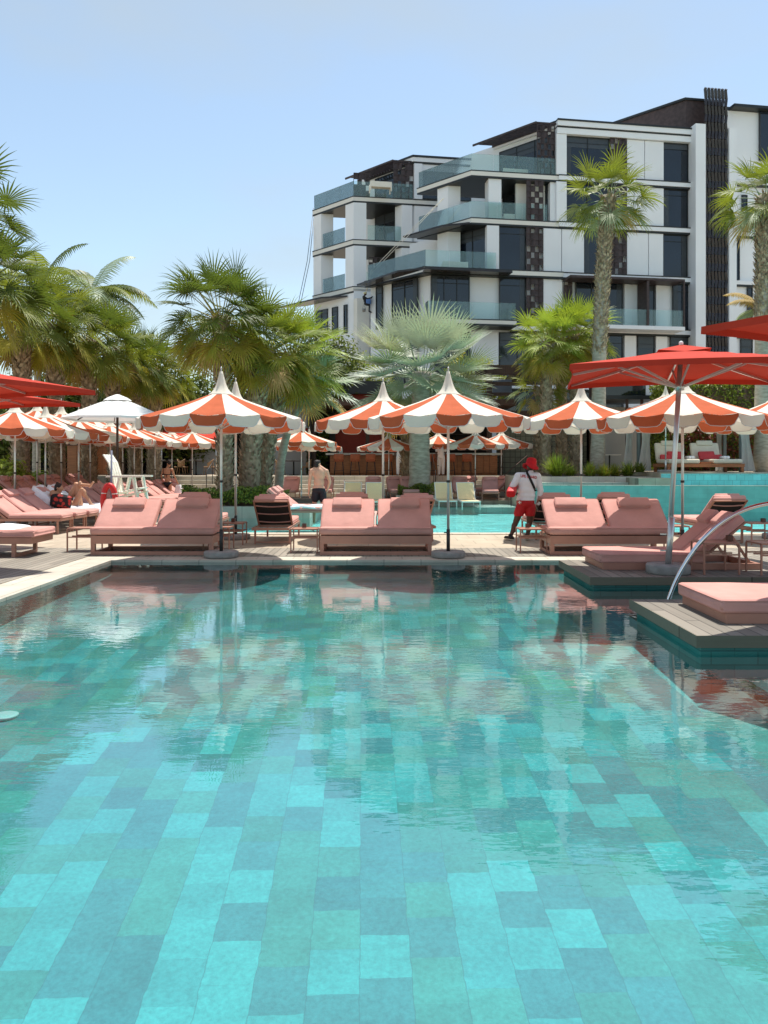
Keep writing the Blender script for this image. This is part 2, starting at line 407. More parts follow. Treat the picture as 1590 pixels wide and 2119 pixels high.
mb = MB()                         # timber decks round the near pool
mb.box(-60, PX0 - .55, -8, 14.2, -2, DZ)
mb.box(PX0 - .55, 4.9, PY1 + .48, 14.2, -2, DZ)
mb.box(4.9, 60, -8, 14.2, -2, DZ)
struct('timber_deck', mb, M['deck'], 'weathered grey timber deck along the edge of the near pool', 'deck')
mb = MB()
mb.box(-60, -5.5, 14.2, 34.6, -2, DZ - .004); mb.box(-5.5, 60, 14.2, 16.9, -2, DZ - .004)
mb.box(-5.5, 9.0, 31.5, 34.6, -2, .1)
struct('stone_paving', mb, M['paving'], 'beige stone paving between the near pool and the far pool', 'paving')
mb = MB()
mb.box(PX0 - .55, PX0, -8, PY1 + .48, .002, DZ - .009); mb.box(PX0, 4.9, PY1, PY1 + .48, .002, DZ - .009)
mb.box(-4.4, 10, 16.9, 17.25, -.4, DZ + .012)
struct('pool_coping', mb, M['stone'], 'pale stone coping round the two pools', 'coping')

def app(D0, d=1.2):               # floor falling away from the far end towards the deep near end
    ti = math.atan(D0 / CH); tr = math.asin(math.sin(ti) / 1.333)
    return D0 + d * math.tan(tr), d * math.tan(tr) * CH / D0
prof = []
for k in range(60):
    D0 = 1.0 + k * .2
    prof.append(app(D0))
mb = MB()
ys = [(-8, -1.9)] + [(y, -z) for y, z in prof if y < PY1 - .02] + [(PY1, -.16)]
vs = []
for y, z in ys: vs += [(PX0, y, z), (9, y, z)]
mb.add(vs, [(2 * i, 2 * i + 1, 2 * i + 3, 2 * i + 2) for i in range(len(ys) - 1)], 0, True)
struct('pool_floor', mb, M['pool'], 'turquoise stone slab floor of the near pool', 'pool floor')
mb = MB()
mb.box(PX0 - .5, PX0 - .004, -8, PY1 + .45, -2, .0015); mb.box(PX0 - .004, 4.9, PY1 + .004, PY1 + .45, -1, .0015)
struct('pool_wall', mb, M['teal'], 'dark teal tiled side walls of the near pool', 'pool wall')
mb = MB(); mb.box(3.0, 9, -8, 12.2, -1.5, -.25); mb.box(3.7, 9, -8, 12.2, -.249, -.10)
struct('pool_steps', mb, M['palestone'], 'pale submerged steps beside the timber platforms', 'steps')
mb = MB(); mb.box(2.995, 3.10, -8, 12.2, -.30, -.244)
struct('step_edge', mb, M['bark'], 'dark stone nosing along the submerged step', 'step edge')
mb = MB(); mb.add([(PX0, -8, 0), (4.9, -8, 0), (4.9, PY1, 0), (PX0, PY1, 0)], [(0, 1, 2, 3)])
struct('pool_water', mb, watermat('near_water', (.80, .97, .97), 15.0, .0016, 3.2, .0024, True, 1.5, 1.7), 'clear rippling water of the near pool', 'water')

# far pool
mb = MB(); mb.box(-5.6, 40, 17.0, 31.6, -1, -.30)
struct('far_pool_floor', mb, M['aqua'], 'bright aqua tiled floor of the far pool', 'pool floor')
mb = MB(); mb.add([(-5.5, 17.25, -.01), (40, 17.25, -.01), (40, 31.5, -.01), (-5.5, 31.5, -.01)], [(0, 1, 2, 3)])
struct('far_pool_water', mb, watermat('far_water', (.86, .98, .99), 5.0, .02, 1.6, .05, False, .55), 'bright cyan rippling water of the far pool', 'water')
mb = MB(); mb.box(-2.0, 9.0, 29.2, 31.6, -.6, -.05)
struct('pool_shelf', mb, M['palestone'], 'shallow shelf of the far pool under the yellow loungers', 'shelf')
# raised pool on the right with its overflow wall
def rw(x): return 26.2 - (x - 5.4) * .10
mb = MB(); mb.prism([(5.2, rw(5.2)), (40, rw(40)), (40, rw(40) + .25), (5.2, rw(5.2) + .25)], -.8, .86)
struct('overflow_wall', mb, M['tealwall'], 'smooth teal overflow wall of the raised pool', 'pool wall')
mb = MB(); mb.prism([(5.2, rw(5.2) - .01), (40, rw(40) - .01), (40, rw(40) + .10), (5.2, rw(5.2) + .10)], .862, .885)
struct('overflow_lip', mb, M['stone'], 'thin pale lip along the top of the overflow wall', 'coping')
mb = MB(); mb.add([(5.2, rw(5.2) + .1, .85), (40, rw(40) + .1, .85), (40, 29, .85), (5.2, 29, .85)], [(0, 1, 2, 3)])
struct('raised_pool_water', mb, watermat('raised_water', (.86, .98, .99), 5.0, .01, 1.6, .03, False, .6), 'still water of the raised pool', 'water')
mb = MB(); mb.prism([(5.2, rw(5.2) + .2), (40, rw(40) + .2), (40, 29), (5.2, 29)], -.8, .60)
mb.box(10.15, 40, 28.14, 28.155, -.5, 1.24, 1)
struct('raised_pool_floor', mb, [M['aqua'], M['aqua_lit']], 'aqua tiled floor and back wall of the raised pool', 'pool floor')
mb = MB(); mb.box(10.1, 40, 28.16, 40, -1, 1.28)
mb.box(9.0, 10.15, 27.2, 28.6, -1, 1.10)
struct('cabana_terrace', mb, M['paving'], 'stone terrace carrying the cabana beside the raised pool', 'terrace')
# bar terrace and the wide steps up to it
mb = MB(); mb.box(-60, 60, 37.2, 70, -2, 1.02)
struct('bar_terrace', mb, M['paving'], 'raised stone terrace under the bar and restaurant', 'terrace')
mb = MB()
for k in range(5): mb.box(-9.9, 7.0, 34.6 + k * .52, 37.3, -1, .1 + (k + 1) * .184 - .002)
struct('stone_steps', mb, slabs('step_stone', (.56, .51, .42), 1.4, .5, .08, .7, .01), 'wide pale stone steps leading up to the bar', 'steps')
mb = MB(); mb.box(-60, -10.1, 21.5, 37.3, -1, .26)
struct('left_terrace', mb, M['paving'], 'low terrace behind the left row of loungers', 'terrace')
# planter with the sabal palms, and one for the silver palm
mb = MB(); mb.box(-6.2, -2.2, 22.75, 28.5, -.8, .34); mb.box(-6.1, -2.3, 22.85, 28.4, .3, .36, 1)
tag(mb.build('stone_planter', [M['stone'], M['soil']]), 'low pale stone planter at the pool edge under the big sabal palms', 'planter')
mb = MB(); mb.box(.5, 2.2, 31.8, 34.0, -.2, .30); mb.box(.58, 2.12, 31.88, 33.92, .28, .32, 1)
tag(mb.build('stone_planter', [M['stone'], M['soil']]), 'small stone planter round the foot of the silver fan palm', 'planter')
mb = MB(); mb.box(5.2, 10.1, 29.0, 33, -1, 1.12); mb.box(5.3, 10.0, 29.4, 33, 1.1, 1.14, 1); mb.box(5.2, 9.6, 28.3, 28.98, -1, .92)
tag(mb.build('stone_planter', [M['stone'], M['soil']]), 'long pale stone planter with spiky plants behind the lifeguard', 'planter')

mb = MB(); mb.lathe([(0, -.02), (.10, -.02), (.102, .0), (.095, .004), (.06, .006), (0, .006)], 24, (X(10, 6.08), 6.08, -.385))
tag(mb.build('floor_inlet', mat('water_tinted_plastic', (.30, .52, .50), .5)), 'round white inlet cover on the near pool floor at the left edge', 'inlet cover')  # white cover; the teal dimming by the water is put into its colour
# timber platforms standing in the near pool
def platform(y0, y1, label):
    o = thing('timber_platform', label, 'platform', (2.66, y0, -.06), 0, 'timber platforms in the near pool')
    d = y1 - y0
    b = MB(); b.box(0, 2.6, 0, d, .118, .2); b.build('board_top', M['deckx'], o)
    b = MB(); b.box(-.012, 0, -.012, d + .012, .10, .203); b.box(0, 2.6, -.012, 0, .10, .203); b.build('edge_board', planks('edge_boards', (.125, .112, .08), 2.3, 1, .3, .8, .004), o)
    b = MB(); b.box(.05, 2.6, .05, d - .05, -.7, .112); b.build('base', M['teal'], o)
platform(6.53, 8.29, 'nearer weathered timber platform carrying the cut off pink mattress')
platform(9.9, 11.64, 'farther weathered timber platform carrying a pink chaise and red parasol')

# =================================================================== parasols
def striped(name, ribs=True):
    o = thing(name, 'striped', 'parasol')
    n = 16
    rings = [(.20, 2.84), (.55, 2.70), (.98, 2.555), (1.42, 2.42)]
    rr = random.Random(5)
    def P(k, r, z, half=False):
        a = 2 * PI * (k + (.5 if half else 0)) / n
        return Vector((r * math.cos(a), r * math.sin(a), z))
    b = MB()
    for k in range(n):
        mi = k % 2
        for i in range(3):
            (r0, z0), (r1, z1) = rings[i], rings[i + 1]
            s0, s1 = -.004 * i, -.012 * (i + 1)
            q = math.cos(PI / n)
            vs = [P(k, r0, z0), P(k, r0 * q, z0 + s0, True), P(k + 1, r0, z0), P(k, r1, z1), P(k, r1 * q, z1 + s1, True), P(k + 1, r1, z1)]
            b.add(vs, [(0, 3, 4, 1), (1, 4, 5, 2)], mi, False)
    b.build('canopy', [M['orange'], M['cream']], o)
    b = MB(); t = MB()
    prof = [(0, -.055), (.05, -.10), (.11, -.165), (.2, -.195), (.5, -.205), (.8, -.195), (.89, -.165), (.95, -.10), (1, -.055)]
    for k in range(n):
        pa, pb = P(k, 1.42, 2.42), P(k + 1, 1.42, 2.42)
        top = []; bot = []
        fl = rr.uniform(-.03, .035); fl2 = rr.uniform(-.02, .03)
        for u, dz in prof:
            p = pa.lerp(pb, u); out = p.normalized(); out.z = 0
            sag = -.012 * 3 * (1 - (2 * u - 1) ** 2)
            w = math.sin(u * PI) * fl + math.sin(u * 2 * PI) * fl2
            top.append(p + Vector((0, 0, sag))); bot.append(p + out * (.012 + w) + Vector((0, 0, dz)))
        m = len(prof)
        mid = [x.lerp(y, .5) + (x.normalized() * (.012)) for x, y in zip(top, bot)]
        b.add(top + mid + bot, [(i, i + m, i + m + 1, i + 1) for i in range(m - 1)] + [(i + m, i + 2 * m, i + 2 * m + 1, i + m + 1) for i in range(m - 1)], k % 2, True)
        t.tube(bot, .006, 4, 2)
    b.v += []; nb = len(b.v); b.v += t.v; b.f += [[i + nb for i in f] for f in t.f]; b.m += t.m; b.sm += t.sm
    b.build('valance', [M['orange'], M['cream'], M['white']], o)
    b = MB()
    b.lathe([(.235, 2.822), (.20, 2.85), (.155, 2.885), (.115, 2.94), (.085, 3.01), (.06, 3.10), (.035, 3.20), (.022, 3.25)], 24, fold=lambda i, k: .07 * math.sin(k * 2 * PI / 3) * (1 if i > 0 else .3))
    b.build('cap', M['cream'], o)
    b = MB(); b.tube([(0, 0, 3.24), (0, 0, 3.30)], .010, 8); b.ell((0, 0, 3.31), (.017, .017, .02), 8, 6); b.build('finial', M['alu'], o)
    b = MB(); b.tube([(0, 0, .1), (0, 0, 3.2)], .024, 10); b.build('pole', M['alu'], o)
    b = MB(); b.tube([(0, 0, .10), (0, 0, .48)], .032, 10); b.bar((-.0, -.02, .42), (-.0, -.075, .42), .02); b.build('sleeve', M['dark'] if ribs else M['alu'], o)
    b = MB(); b.tube([(0, 0, 1.30), (0, 0, 1.34)], .033, 10); b.build('collar', M['dark'], o)
    b = MB(); b.lathe([(.02, 0), (.29, 0), (.30, .015), (.30, .085), (.285, .10), (.02, .10)], 28); b.build('base', M['concrete'], o)
    if ribs:
        for k in range(8):
            a = 2 * PI * (2 * k) / n; c, s_ = math.cos(a), math.sin(a)
            r_ = MB(); r_.bar((.05 * c, .05 * s_, 2.80), (1.40 * c, 1.40 * s_, 2.40), .014, .02)
            rb = r_.build('rib', M['alu'], o)
            r_ = MB(); r_.bar((.03 * c, .03 * s_, 2.25), (.75 * c, .75 * s_, 2.585), .012, .014); r_.build('strut', M['alu'], rb)
    return o

GU = 'terracotta and cream striped parasols'
pr = striped('striped_parasol')
Lb = {0: 'large striped parasol at the right end of the leftmost front daybed', 1: 'large striped parasol at the right end of the middle front daybed',
      2: 'large striped parasol behind the pole of the red parasol'}
first = True
def place(x, y, z, rz, label, src=None, sc=None):
    global first
    if src is None and first:
        first = False; pr.location = (x, y, z); pr.rotation_euler = (0, 0, rz); pr['label'] = label; pr['group'] = GU; pr.scale = sc or (1, 1, 1); return pr
    return dup(src or pr, (x, y, z), rz, label, GU, sc or (1, 1, 1))
h = PI / 16
place(X(458, 12.85), 12.85, DZ, -PI / 2 - h + .06, Lb[0], None, (.958, .958, .953))
place(X(928, 12.85), 12.85, DZ, -PI / 2 - h - .02, Lb[1], None, (.95, .95, .953))
place(X(1413, 12.75), 12.75, DZ, -PI / 2 - h + .03, Lb[2], None, (.97, .97, .953))
place(X(488, 15.9), 15.9, DZ, .1, 'striped parasol half hidden directly behind the leftmost large one')
place(X(793, 15.95), 15.95, DZ, .33, 'striped parasol left of and behind the middle large one')
place(X(1203, 15.95), 15.95, DZ, -PI / 2 + h * .2, 'striped parasol behind the lifeguard, right of him')
place(X(1610, 16.0), 16.0, DZ, .2, 'striped parasol cut off by the right edge of the photo')
far = striped('striped_parasol', False)
far.location = (X(640, 33.5), 33.5, .1); far['label'] = 'small far striped parasol above the bare backed man'; far['group'] = GU
far.rotation_euler = (0, 0, .2); far.scale = (1, 1, .93)
for px, D, z, sc, lab in [(805, 34.4, .1, .93, 'small far striped parasol in front of the middle of the bar'),
                          (907, 36.6, .3, .92, 'small far striped parasol half hidden between two others at the bar'),
                          (984, 33.2, .1, .96, 'small far striped parasol in front of the right end of the bar'),
                          (1038, 35.2, .2, .95, 'small far striped parasol farthest right before the olive tiled wall'),
                          (624, 31.0, .1, .98, 'striped parasol mostly hidden behind the right edge of the leftmost large one'),
                          (1378, 29.0, 1.28, 1, 'striped parasol standing on the terrace at the cabana daybed')]:
    place(X(px, D), D, z, R.uniform(0, 1), lab, far, (1, 1, sc))
ROW = [(31, 19.5), (94, 21.6), (163, 23.8), (228, 26.6), (278, 29.2), (321, 31.6), (356, 33.9), (398, 33.0)]
for i, (px, D) in enumerate(ROW):
    place(X(px, D), D, DZ, R.uniform(0, 1), '%s striped parasol from the left in the receding row by the pool' % ORD[i], far)
for i, (px, D) in enumerate([(77, 24.0), (127, 25.5), (187, 28.0), (254, 30.6), (294, 33.6)]):
    place(X(px, D), D, .26, R.uniform(0, 1), '%s striped parasol from the left in the second row, on the low terrace' % ORD[i], far, (1, 1, 1.05))

def square_parasol(label, loc, rz, tilt=(0, 0), half=1.54, ztop=3.05, zedge=2.72, pole_lean=(0, 0), mt='red', zb=0, base=True):
    o = thing('square_parasol', label, 'parasol', loc, rz, 'red square parasols')
    b = MB(); N = 12
    def hz(u, v):
        m = max(abs(u), abs(v)); k = min(abs(u), abs(v)) / max(m, 1e-6)
        return zedge + (ztop - zedge) * (1 - m) ** .9 - .05 * m * (1 - m) * 2 - .035 * m * k * k + tilt[0] * u * half + tilt[1] * v * half
    vs = []
    for j in range(N + 1):
        for i in range(N + 1):
            u, v = 2 * i / N - 1, 2 * j / N - 1
            e = max(abs(u), abs(v))
            bow = 1 - .035 * (e ** 3) * (1 - min(abs(u), abs(v)) ** 2)
            vs.append((u * half * bow, v * half * bow, hz(u, v)))
    b.add(vs, [(j * (N + 1) + i, j * (N + 1) + i + 1, (j + 1) * (N + 1) + i + 1, (j + 1) * (N + 1) + i) for j in range(N) for i in range(N)], 0, False)
    # hem
    rim = [vs[i] for i in range(N)] + [vs[(i) * (N + 1) + N] for i in range(N)] + [vs[N * (N + 1) + N - i] for i in range(N)] + [vs[(N - i) * (N + 1)] for i in range(N)]
    n = len(rim)
    b.add(rim + [(x * 1.002, y * 1.002, z - .07) for x, y, z in rim], [(i, (i + 1) % n, n + (i + 1) % n, n + i) for i in range(n)], 0, False)
    b.build('canopy', M[mt], o)
    b = MB(); q = .36; zz = ztop + .05
    vs = [(0, 0, zz)] + [(q * math.cos(PI / 4 + k * PI / 4) * (1.25 if k % 2 == 0 else .95), q * math.sin(PI / 4 + k * PI / 4) * (1.25 if k % 2 == 0 else .95), zz - .10 - (.035 if k % 2 else 0)) for k in range(8)]
    b.add(vs, [(0, 1 + k, 1 + (k + 1) % 8) for k in range(8)], 0, False); b.build('vent', M[mt], o)
    b = MB(); b.ell((0, 0, zz + .015), (.03, .03, .035), 10, 6); b.build('finial', M['white'], o)
    lx, ly = pole_lean
    b = MB(); b.tube([(lx, ly, .1 + zb), (0, 0, ztop - .02)], .033, 12); b.build('pole', M['alu'], o)
    b = MB(); b.lathe([(.0, -.05), (.06, -.05), (.06, .05), (0, .05)], 12, (lx * .12, ly * .12, 2.62)); b.build('hub', M['alu'], o)
    b = MB(); b.tube([(lx, ly, .1 + zb), (lx * .72, ly * .72, .75 + zb)], .042, 12); b.bar((lx - .02, ly, .3 + zb), (lx - .1, ly, .3 + zb), .02); b.bar((lx - .02, ly, .52 + zb), (lx - .1, ly, .52 + zb), .02); b.build('sleeve', M['alu'], o)
    for k in range(8):
        u, v = [(1, 1), (1, 0), (1, -1), (0, -1), (-1, -1), (-1, 0), (-1, 1), (0, 1)][k]
        r_ = MB()
        for i in range(4):
            t0, t1 = .03 + .93 * i / 4, .03 + .93 * (i + 1) / 4
            r_.bar((u * half * t0, v * half * t0, hz(u * t0, v * t0) - .03), (u * half * t1, v * half * t1, hz(u * t1, v * t1) - .03), .022, .03)
        rb = r_.build('rib', M['alu'], o)
        t = .5 if u and v else .55
        r_ = MB(); r_.bar((lx * .12 + u * .05, ly * .12 + v * .05, 2.62), (u * half * t, v * half * t, hz(u * t, v * t) - .05), .022, .026); r_.build('strut', M['alu'], rb)
    if base:
        b = MB(); b.lathe([(.02, zb), (.27, zb), (.285, zb + .02), (.285, zb + .11), (.27, zb + .125), (.02, zb + .125)], 30, (lx, ly, 0)); b.build('base', M['concrete'], o)
    return o
rt = math.radians(-13)
# the pole leans: its foot stands left of the canopy's middle
fx, fy = X(1383, 10.28), 10.28
cxx, cyy = 3.91, 10.12
v = Matrix.Rotation(-rt, 3, 'Z') @ Vector((fx - cxx, fy - cyy, 0))
square_parasol('red square parasol on a leaning pole over the farther timber platform', (cxx, cyy, .0), rt, (0, .015), 1.44, 3.12, 2.83, (v.x, v.y), 'red', .14)
square_parasol('red square parasol cut off by the right edge, above the nearer platform', (5.07, 6.9, .02), math.radians(36.9), (0, 0), 1.5, 3.22, 2.9, (0, 0), 'red', .18)
square_parasol('red square parasol at the left edge, the one nearer the pool', (-6.45, 11.15, 0), math.radians(-27), (0, 0), 1.5, 3.08, 2.76, (0, 0), 'red', DZ)
square_parasol('red square parasol at the left edge, behind and left of the other', (-7.95, 14.35, 0), math.radians(-25), (0, 0), 1.5, 3.1, 2.82, (0, 0), 'red', DZ)

# white octagonal parasol
o = thing('octagonal_parasol', 'plain white octagonal parasol on a dark pole above the left loungers', 'parasol', (X(243, 22.4), 22.4, 0))
b = MB(); n = 8
rg = [(.02, 3.55), (.5, 3.37), (1.0, 3.16), (1.53, 2.93)]
vs = []
for r, z in rg:
    for k in range(n): a = 2 * PI * (k + .5) / n; vs.append((r * math.cos(a), r * math.sin(a), z))
b.add(vs, [(i * n + k, i * n + (k + 1) % n, (i + 1) * n + (k + 1) % n, (i + 1) * n + k) for i in range(3) for k in range(n)])
b.add([(x, y, z) for x, y, z in vs[-n:]] + [(x, y, z - .06) for x, y, z in vs[-n:]], [(k, (k + 1) % n, n + (k + 1) % n, n + k) for k in range(n)])
b.build('canopy', M['white'], o)
b = MB(); b.lathe([(.42, 3.44), (.30, 3.52), (.06, 3.62), (0, 3.63)], 8, smooth=False); b.build('vent', M['white'], o)
b = MB(); b.tube([(0, 0, DZ), (0, 0, 3.5)], .035, 10); b.build('pole', M['wooddark'], o)
for k in range(8):
    a = 2 * PI * (k + .5) / n; b = MB(); b.bar((.03 * math.cos(a), .03 * math.sin(a), 3.5), (1.5 * math.cos(a), 1.5 * math.sin(a), 2.92), .02, .03); b.build('rib', M['wooddark'], o)
b = MB(); b.lathe([(.02, DZ), (.3, DZ), (.3, DZ + .1), (.02, DZ + .1)], 24); b.build('base', M['concrete'], o)
# =================================================================== loungers and daybeds
def Mrot(ax, a, loc=(0, 0, 0)):
    m = Matrix.Rotation(a, 4, ax); m.translation = Vector(loc); return m

def make_lounger(name, recl=38, seatm='pink', framem='pinkframe', slingm='black', detail=True, cushion=True):
    # head at x=0, foot at x=2; the back is hinged at x=.78
    o = thing(name, 'lounger', 'lounger')
    hx, hz, a = .80, .33, math.radians(recl)
    b = MB()
    for s in (-1, 1): b.box(.05, 2.0, s * .335 - .02, s * .335 + .02, .285, .335)
    b.box(.05, .09, -.32, .32, .285, .335); b.box(1.96, 2.0, -.32, .32, .285, .335); b.box(hx, hx + .04, -.32, .32, .285, .33)
    b.build('frame', M[framem], o)
    for lx in (.34, 1.92):
        for s in (-1, 1):
            b = MB(); b.box(lx - .02, lx + .02, s * .335 - .018, s * .335 + .018, 0, .284); b.build('leg', M[framem], o)
    if detail:
        b = MB(); b.box(.34, .36, -.32, .32, .02, .05); b.build('stretcher', M[framem], o)
    # back frame: runs from the hinge up towards -x
    Tb = Matrix.Translation((hx, 0, hz)) @ Matrix.Rotation(a, 4, 'Y') @ Matrix.Rotation(PI, 4, 'Z')
    b = MB()
    for s in (-1, 1): b.box(0, .84, s * .33 - .016, s * .33 + .016, -.02, .012, 0, Tb)
    b.box(.81, .84, -.33, .33, -.02, .012, 0, Tb)
    bf = b.build('back_frame', M[framem], o)
    b = MB(); b.box(.03, .81, -.314, .314, -.008, -.002, 0, Tb); b.build('sling', M[slingm], bf)
    if detail and cushion:
        for q in (.16, .44, .70):
            b = MB(); pts = [Tb @ Vector((q - .035 * math.sin(PI * k / 8) , -.31 + .62 * k / 8, -.014)) for k in range(9)]
            for k in range(8): b.bar(pts[k], pts[k + 1], .012, .03, 0, tuple(Tb.to_3x3() @ Vector((0, 0, 1))))
            b.build('strap', M['pink'], bf)
    if cushion:
        b = MB(); b.rbox((1.40, 0, hz + .058), (1.20, .66, .11), .04, 2, puff=.08); b.build('seat_cushion', M[seatm], o)
        b = MB(); b.rbox((.43, 0, .07), (.84, .66, .10), .038, 2, 0, Tb, puff=.08); b.build('back_cushion', M[seatm], o)
        b = MB(); b.rbox((.70, 0, .15), (.22, .50, .08), .035, 3, 0, Tb, puff=.25); b.build('pillow', M[seatm], o)
    else:
        b = MB(); b.box(hx, 1.97, -.314, .314, hz - .01, hz, 0); b.build('seat_sling', M[slingm], o)
    return o

GL = 'pink loungers round the pools'
lng = make_lounger('sun_lounger'); lng_used = False
def lounger(x, y, z, ang, label, group=GL):
    global lng_used
    rz = math.radians(ang)
    if not lng_used:
        lng_used = True; lng.location = (x, y, z); lng.rotation_euler = (0, 0, rz); lng['label'] = label; lng['group'] = group; return lng
    return dup(lng, (x, y, z), rz, label, group)
# seen from behind: head towards us, foot towards the far pool (local +x -> +y)
lounger(X(562, 14.75), 14.55, DZ, 90, 'pink lounger with its black mesh back to us, right of the leftmost daybed')
lounger(X(395, 15.5), 15.6, DZ, 90, 'pink lounger whose black back peeks over the leftmost daybed')
lounger(X(866, 15.2), 15.0, DZ, 98, 'pink lounger with its black back turned slightly, right of the middle daybed')
lounger(X(728, 15.8), 15.7, DZ, 90, 'pink lounger whose black back peeks over the middle daybed')
lounger(X(1146, 15.6), 15.35, DZ, 90, 'pink lounger with its black back between the lifeguard and the right daybed')
lounger(X(1268, 15.9), 15.6, DZ, 90, 'pink lounger whose black back peeks over the right daybed')
lounger(X(1516, 14.9), 14.8, DZ, 94, 'pink lounger with its black back to us at the right edge behind the chaise')
# left row, heads to the left, feet towards the near pool
k = 0
LROW = []
for D in (17.3, 18.05, 18.8, 19.65, 20.5, 21.6, 22.4, 23.4, 24.2, 25.3, 26.1, 27.2, 28.0, 29.1, 29.9, 31.0):
    LROW.append(lounger(-9.12 + .02 * k, D, DZ, 0, '%s pink lounger from the front in the left row with feet towards the pool' % ORD[k])); k += 1
for k, D in enumerate((22.4, 24.3, 25.1, 25.9, 27.2, 28.0, 29.3, 30.1, 31.4)):
    lounger(-12.3, D, .26, 0, '%s pink lounger from the front in the back row on the low left terrace' % ORD[k])
# far side of the far pool, facing us
for px, D, ang, lab in [(606, 33.9, -90, 'far pink lounger facing the pool, left of the bare backed man'),
                        (676, 33.9, -90, 'far pink lounger facing the pool, half hidden by the bare backed man'),
                        (773, 33.9, -90, 'far pink lounger behind the yellow pool lounger left of the palm'),
                        (814, 34.2, -84, 'far pink lounger in sunlight, the left of two beside the grey trunk'),
                        (842, 33.6, -86, 'far pink lounger half shaded, directly left of the grey palm trunk'),
                        (951, 33.7, -92, 'far pink lounger behind the rightmost yellow pool lounger'),
                        (1014, 33.2, -97, 'far pink lounger half in the sun at the right end of the far row'),
                        (1052, 34.6, -150, 'far pink lounger turned sideways at the far right of the row'),
                        (985, 34.6, -150, 'far pink lounger turned sideways behind the two facing ones')]:
    lounger(X(px, D), D, .1, ang, lab)
lounger(X(545, 20.7), 20.7, .02, 0, 'pink lounger with a white towel standing in the far pool near the man')
lounger(X(552, 21.5), 21.6, .02, 0, 'pink lounger in the far pool just behind the one with the towel')
lounger(X(300, 30), 27.6, DZ, 8, 'pink lounger near the bikini woman, behind the lifeguard chair')

yl = make_lounger('pool_lounger', 52, 'yellow', 'gwhite', 'yellow', False, False)
GY = 'pale yellow sling loungers in the far pool'
yl.location = (X(732, 31.2), 31.2, -.12); yl.rotation_euler = (0, 0, -PI / 2); tag(yl, 'pale yellow pool lounger farthest left, beside the handrail', 'lounger', GY)
for px, D, lab in [(775, 30.6, 'pale yellow pool lounger second from the left'), (915, 31.0, 'pale yellow pool lounger just right of the grey palm trunk'),
                   (960, 30.6, 'pale yellow pool lounger farthest right, its foot in the water')]:
    dup(yl, (X(px, D), D, -.12), -PI / 2 + .04, lab, GY)

# towels lying on loungers
def towel(name, label, x, y, z, L, W, rz=0, back=None, drop=.3):
    b = MB(); nx, ny = 26, 12; vs = []
    for j in range(ny + 1):
        for i in range(nx + 1):
            u, v = i / nx * L, (j / ny - .5) * W
            zz = .012 * math.sin(u * 9 + v * 5) + .01 * math.sin(v * 17 + u * 3)
            hw = W / 2 - drop
            if abs(v) > hw: zz -= (abs(v) - hw) * .9; v2 = math.copysign(hw + (abs(v) - hw) * .35 + .02 * math.sin(u * 14), v)
            else: v2 = v
            if back and u < back[0]: 
                d = back[0] - u; xx = back[0] - d * math.cos(back[1]); zz += d * math.sin(back[1])
            else: xx = u
            if u > L - .25: zz -= (u - (L - .25)) ** 2 * 2.2
            vs.append((xx, v2, zz + .022))
    b.add(vs, [(j * (nx + 1) + i, j * (nx + 1) + i + 1, (j + 1) * (nx + 1) + i + 1, (j + 1) * (nx + 1) + i) for j in range(ny) for i in range(nx)], 0, True)
    ob = b.build(name, M['towel']); ob.location = (x, y, z); ob.rotation_euler = (0, 0, rz)
    md = ob.modifiers.new('thick', 'SOLIDIFY'); md.thickness = .012; md.offset = 1
    return tag(ob, label, 'towel', None)
zt = .41
bk = (.84, math.radians(38))
towel('towel', 'long white towel draped over the lounger under the reading person', -9.12 + .1, 19.65, DZ + zt + .05, 2.05, 1.15, 0, bk, .26)
towel('towel', 'white towel draped over the empty lounger behind the reading person', -9.12 + .1, 20.5, DZ + zt + .05, 2.05, 1.1, 0, bk, .24)
towel('towel', 'white towel spread over the pink lounger standing in the far pool', X(545, 20.7) + .72, 20.7, .02 + zt + .03, 1.35, .78, 0, None, .08)

def side_table(label, x, y, z, rz=0, w=.46, d=.42, h_=.42, src=[None]):
    if src[0] is not None: return dup(src[0], (x, y, z), rz, label, 'open frame side tables')
    o = thing('side_table', label, 'side table', (x, y, z), rz, 'open frame side tables'); t = .022
    b = MB()
    for s in (-1, 1):
        b.box(-w / 2, w / 2, s * (d / 2) - t / 2, s * (d / 2) + t / 2, h_ - t, h_); b.box(s * (w / 2) - t / 2, s * (w / 2) + t / 2, -d / 2 + t / 2, d / 2 - t / 2, h_ - t, h_)
    b.box(-w / 2 + t, w / 2 - t, -d / 2 + t, d / 2 - t, h_ - .016, h_ - .006); b.build('table_top', M['pinkframe'], o)
    for sx in (-1, 1):
        for sy in (-1, 1):
            b = MB(); b.box(sx * w / 2 - t / 2, sx * w / 2 + t / 2, sy * d / 2 - t / 2, sy * d / 2 + t / 2, 0, h_ - t); b.build('leg', M['pinkframe'], o)
    b = MB()
    for s in (-1, 1): b.box(-w / 2, w / 2, s * d / 2 - .009, s * d / 2 + .009, h_ - .17, h_ - .15)
    b.box(-w / 2, w / 2, -.01, .01, h_ - .17, h_ - .15); b.build('shelf_bar', M['pinkframe'], o)
    src[0] = o; return o
def box_on(label, x, y, z):
    b = MB(); b.box(-.035, .035, -.035, .035, .004, .075); b.box(-.028, .028, -.028, .028, .0751, .078, 1)
    o = b.build('ashtray', [M['ash'], M['black']]); o.location = (x, y, z); tag(o, label, 'ashtray', 'small brown boxes on the side tables')
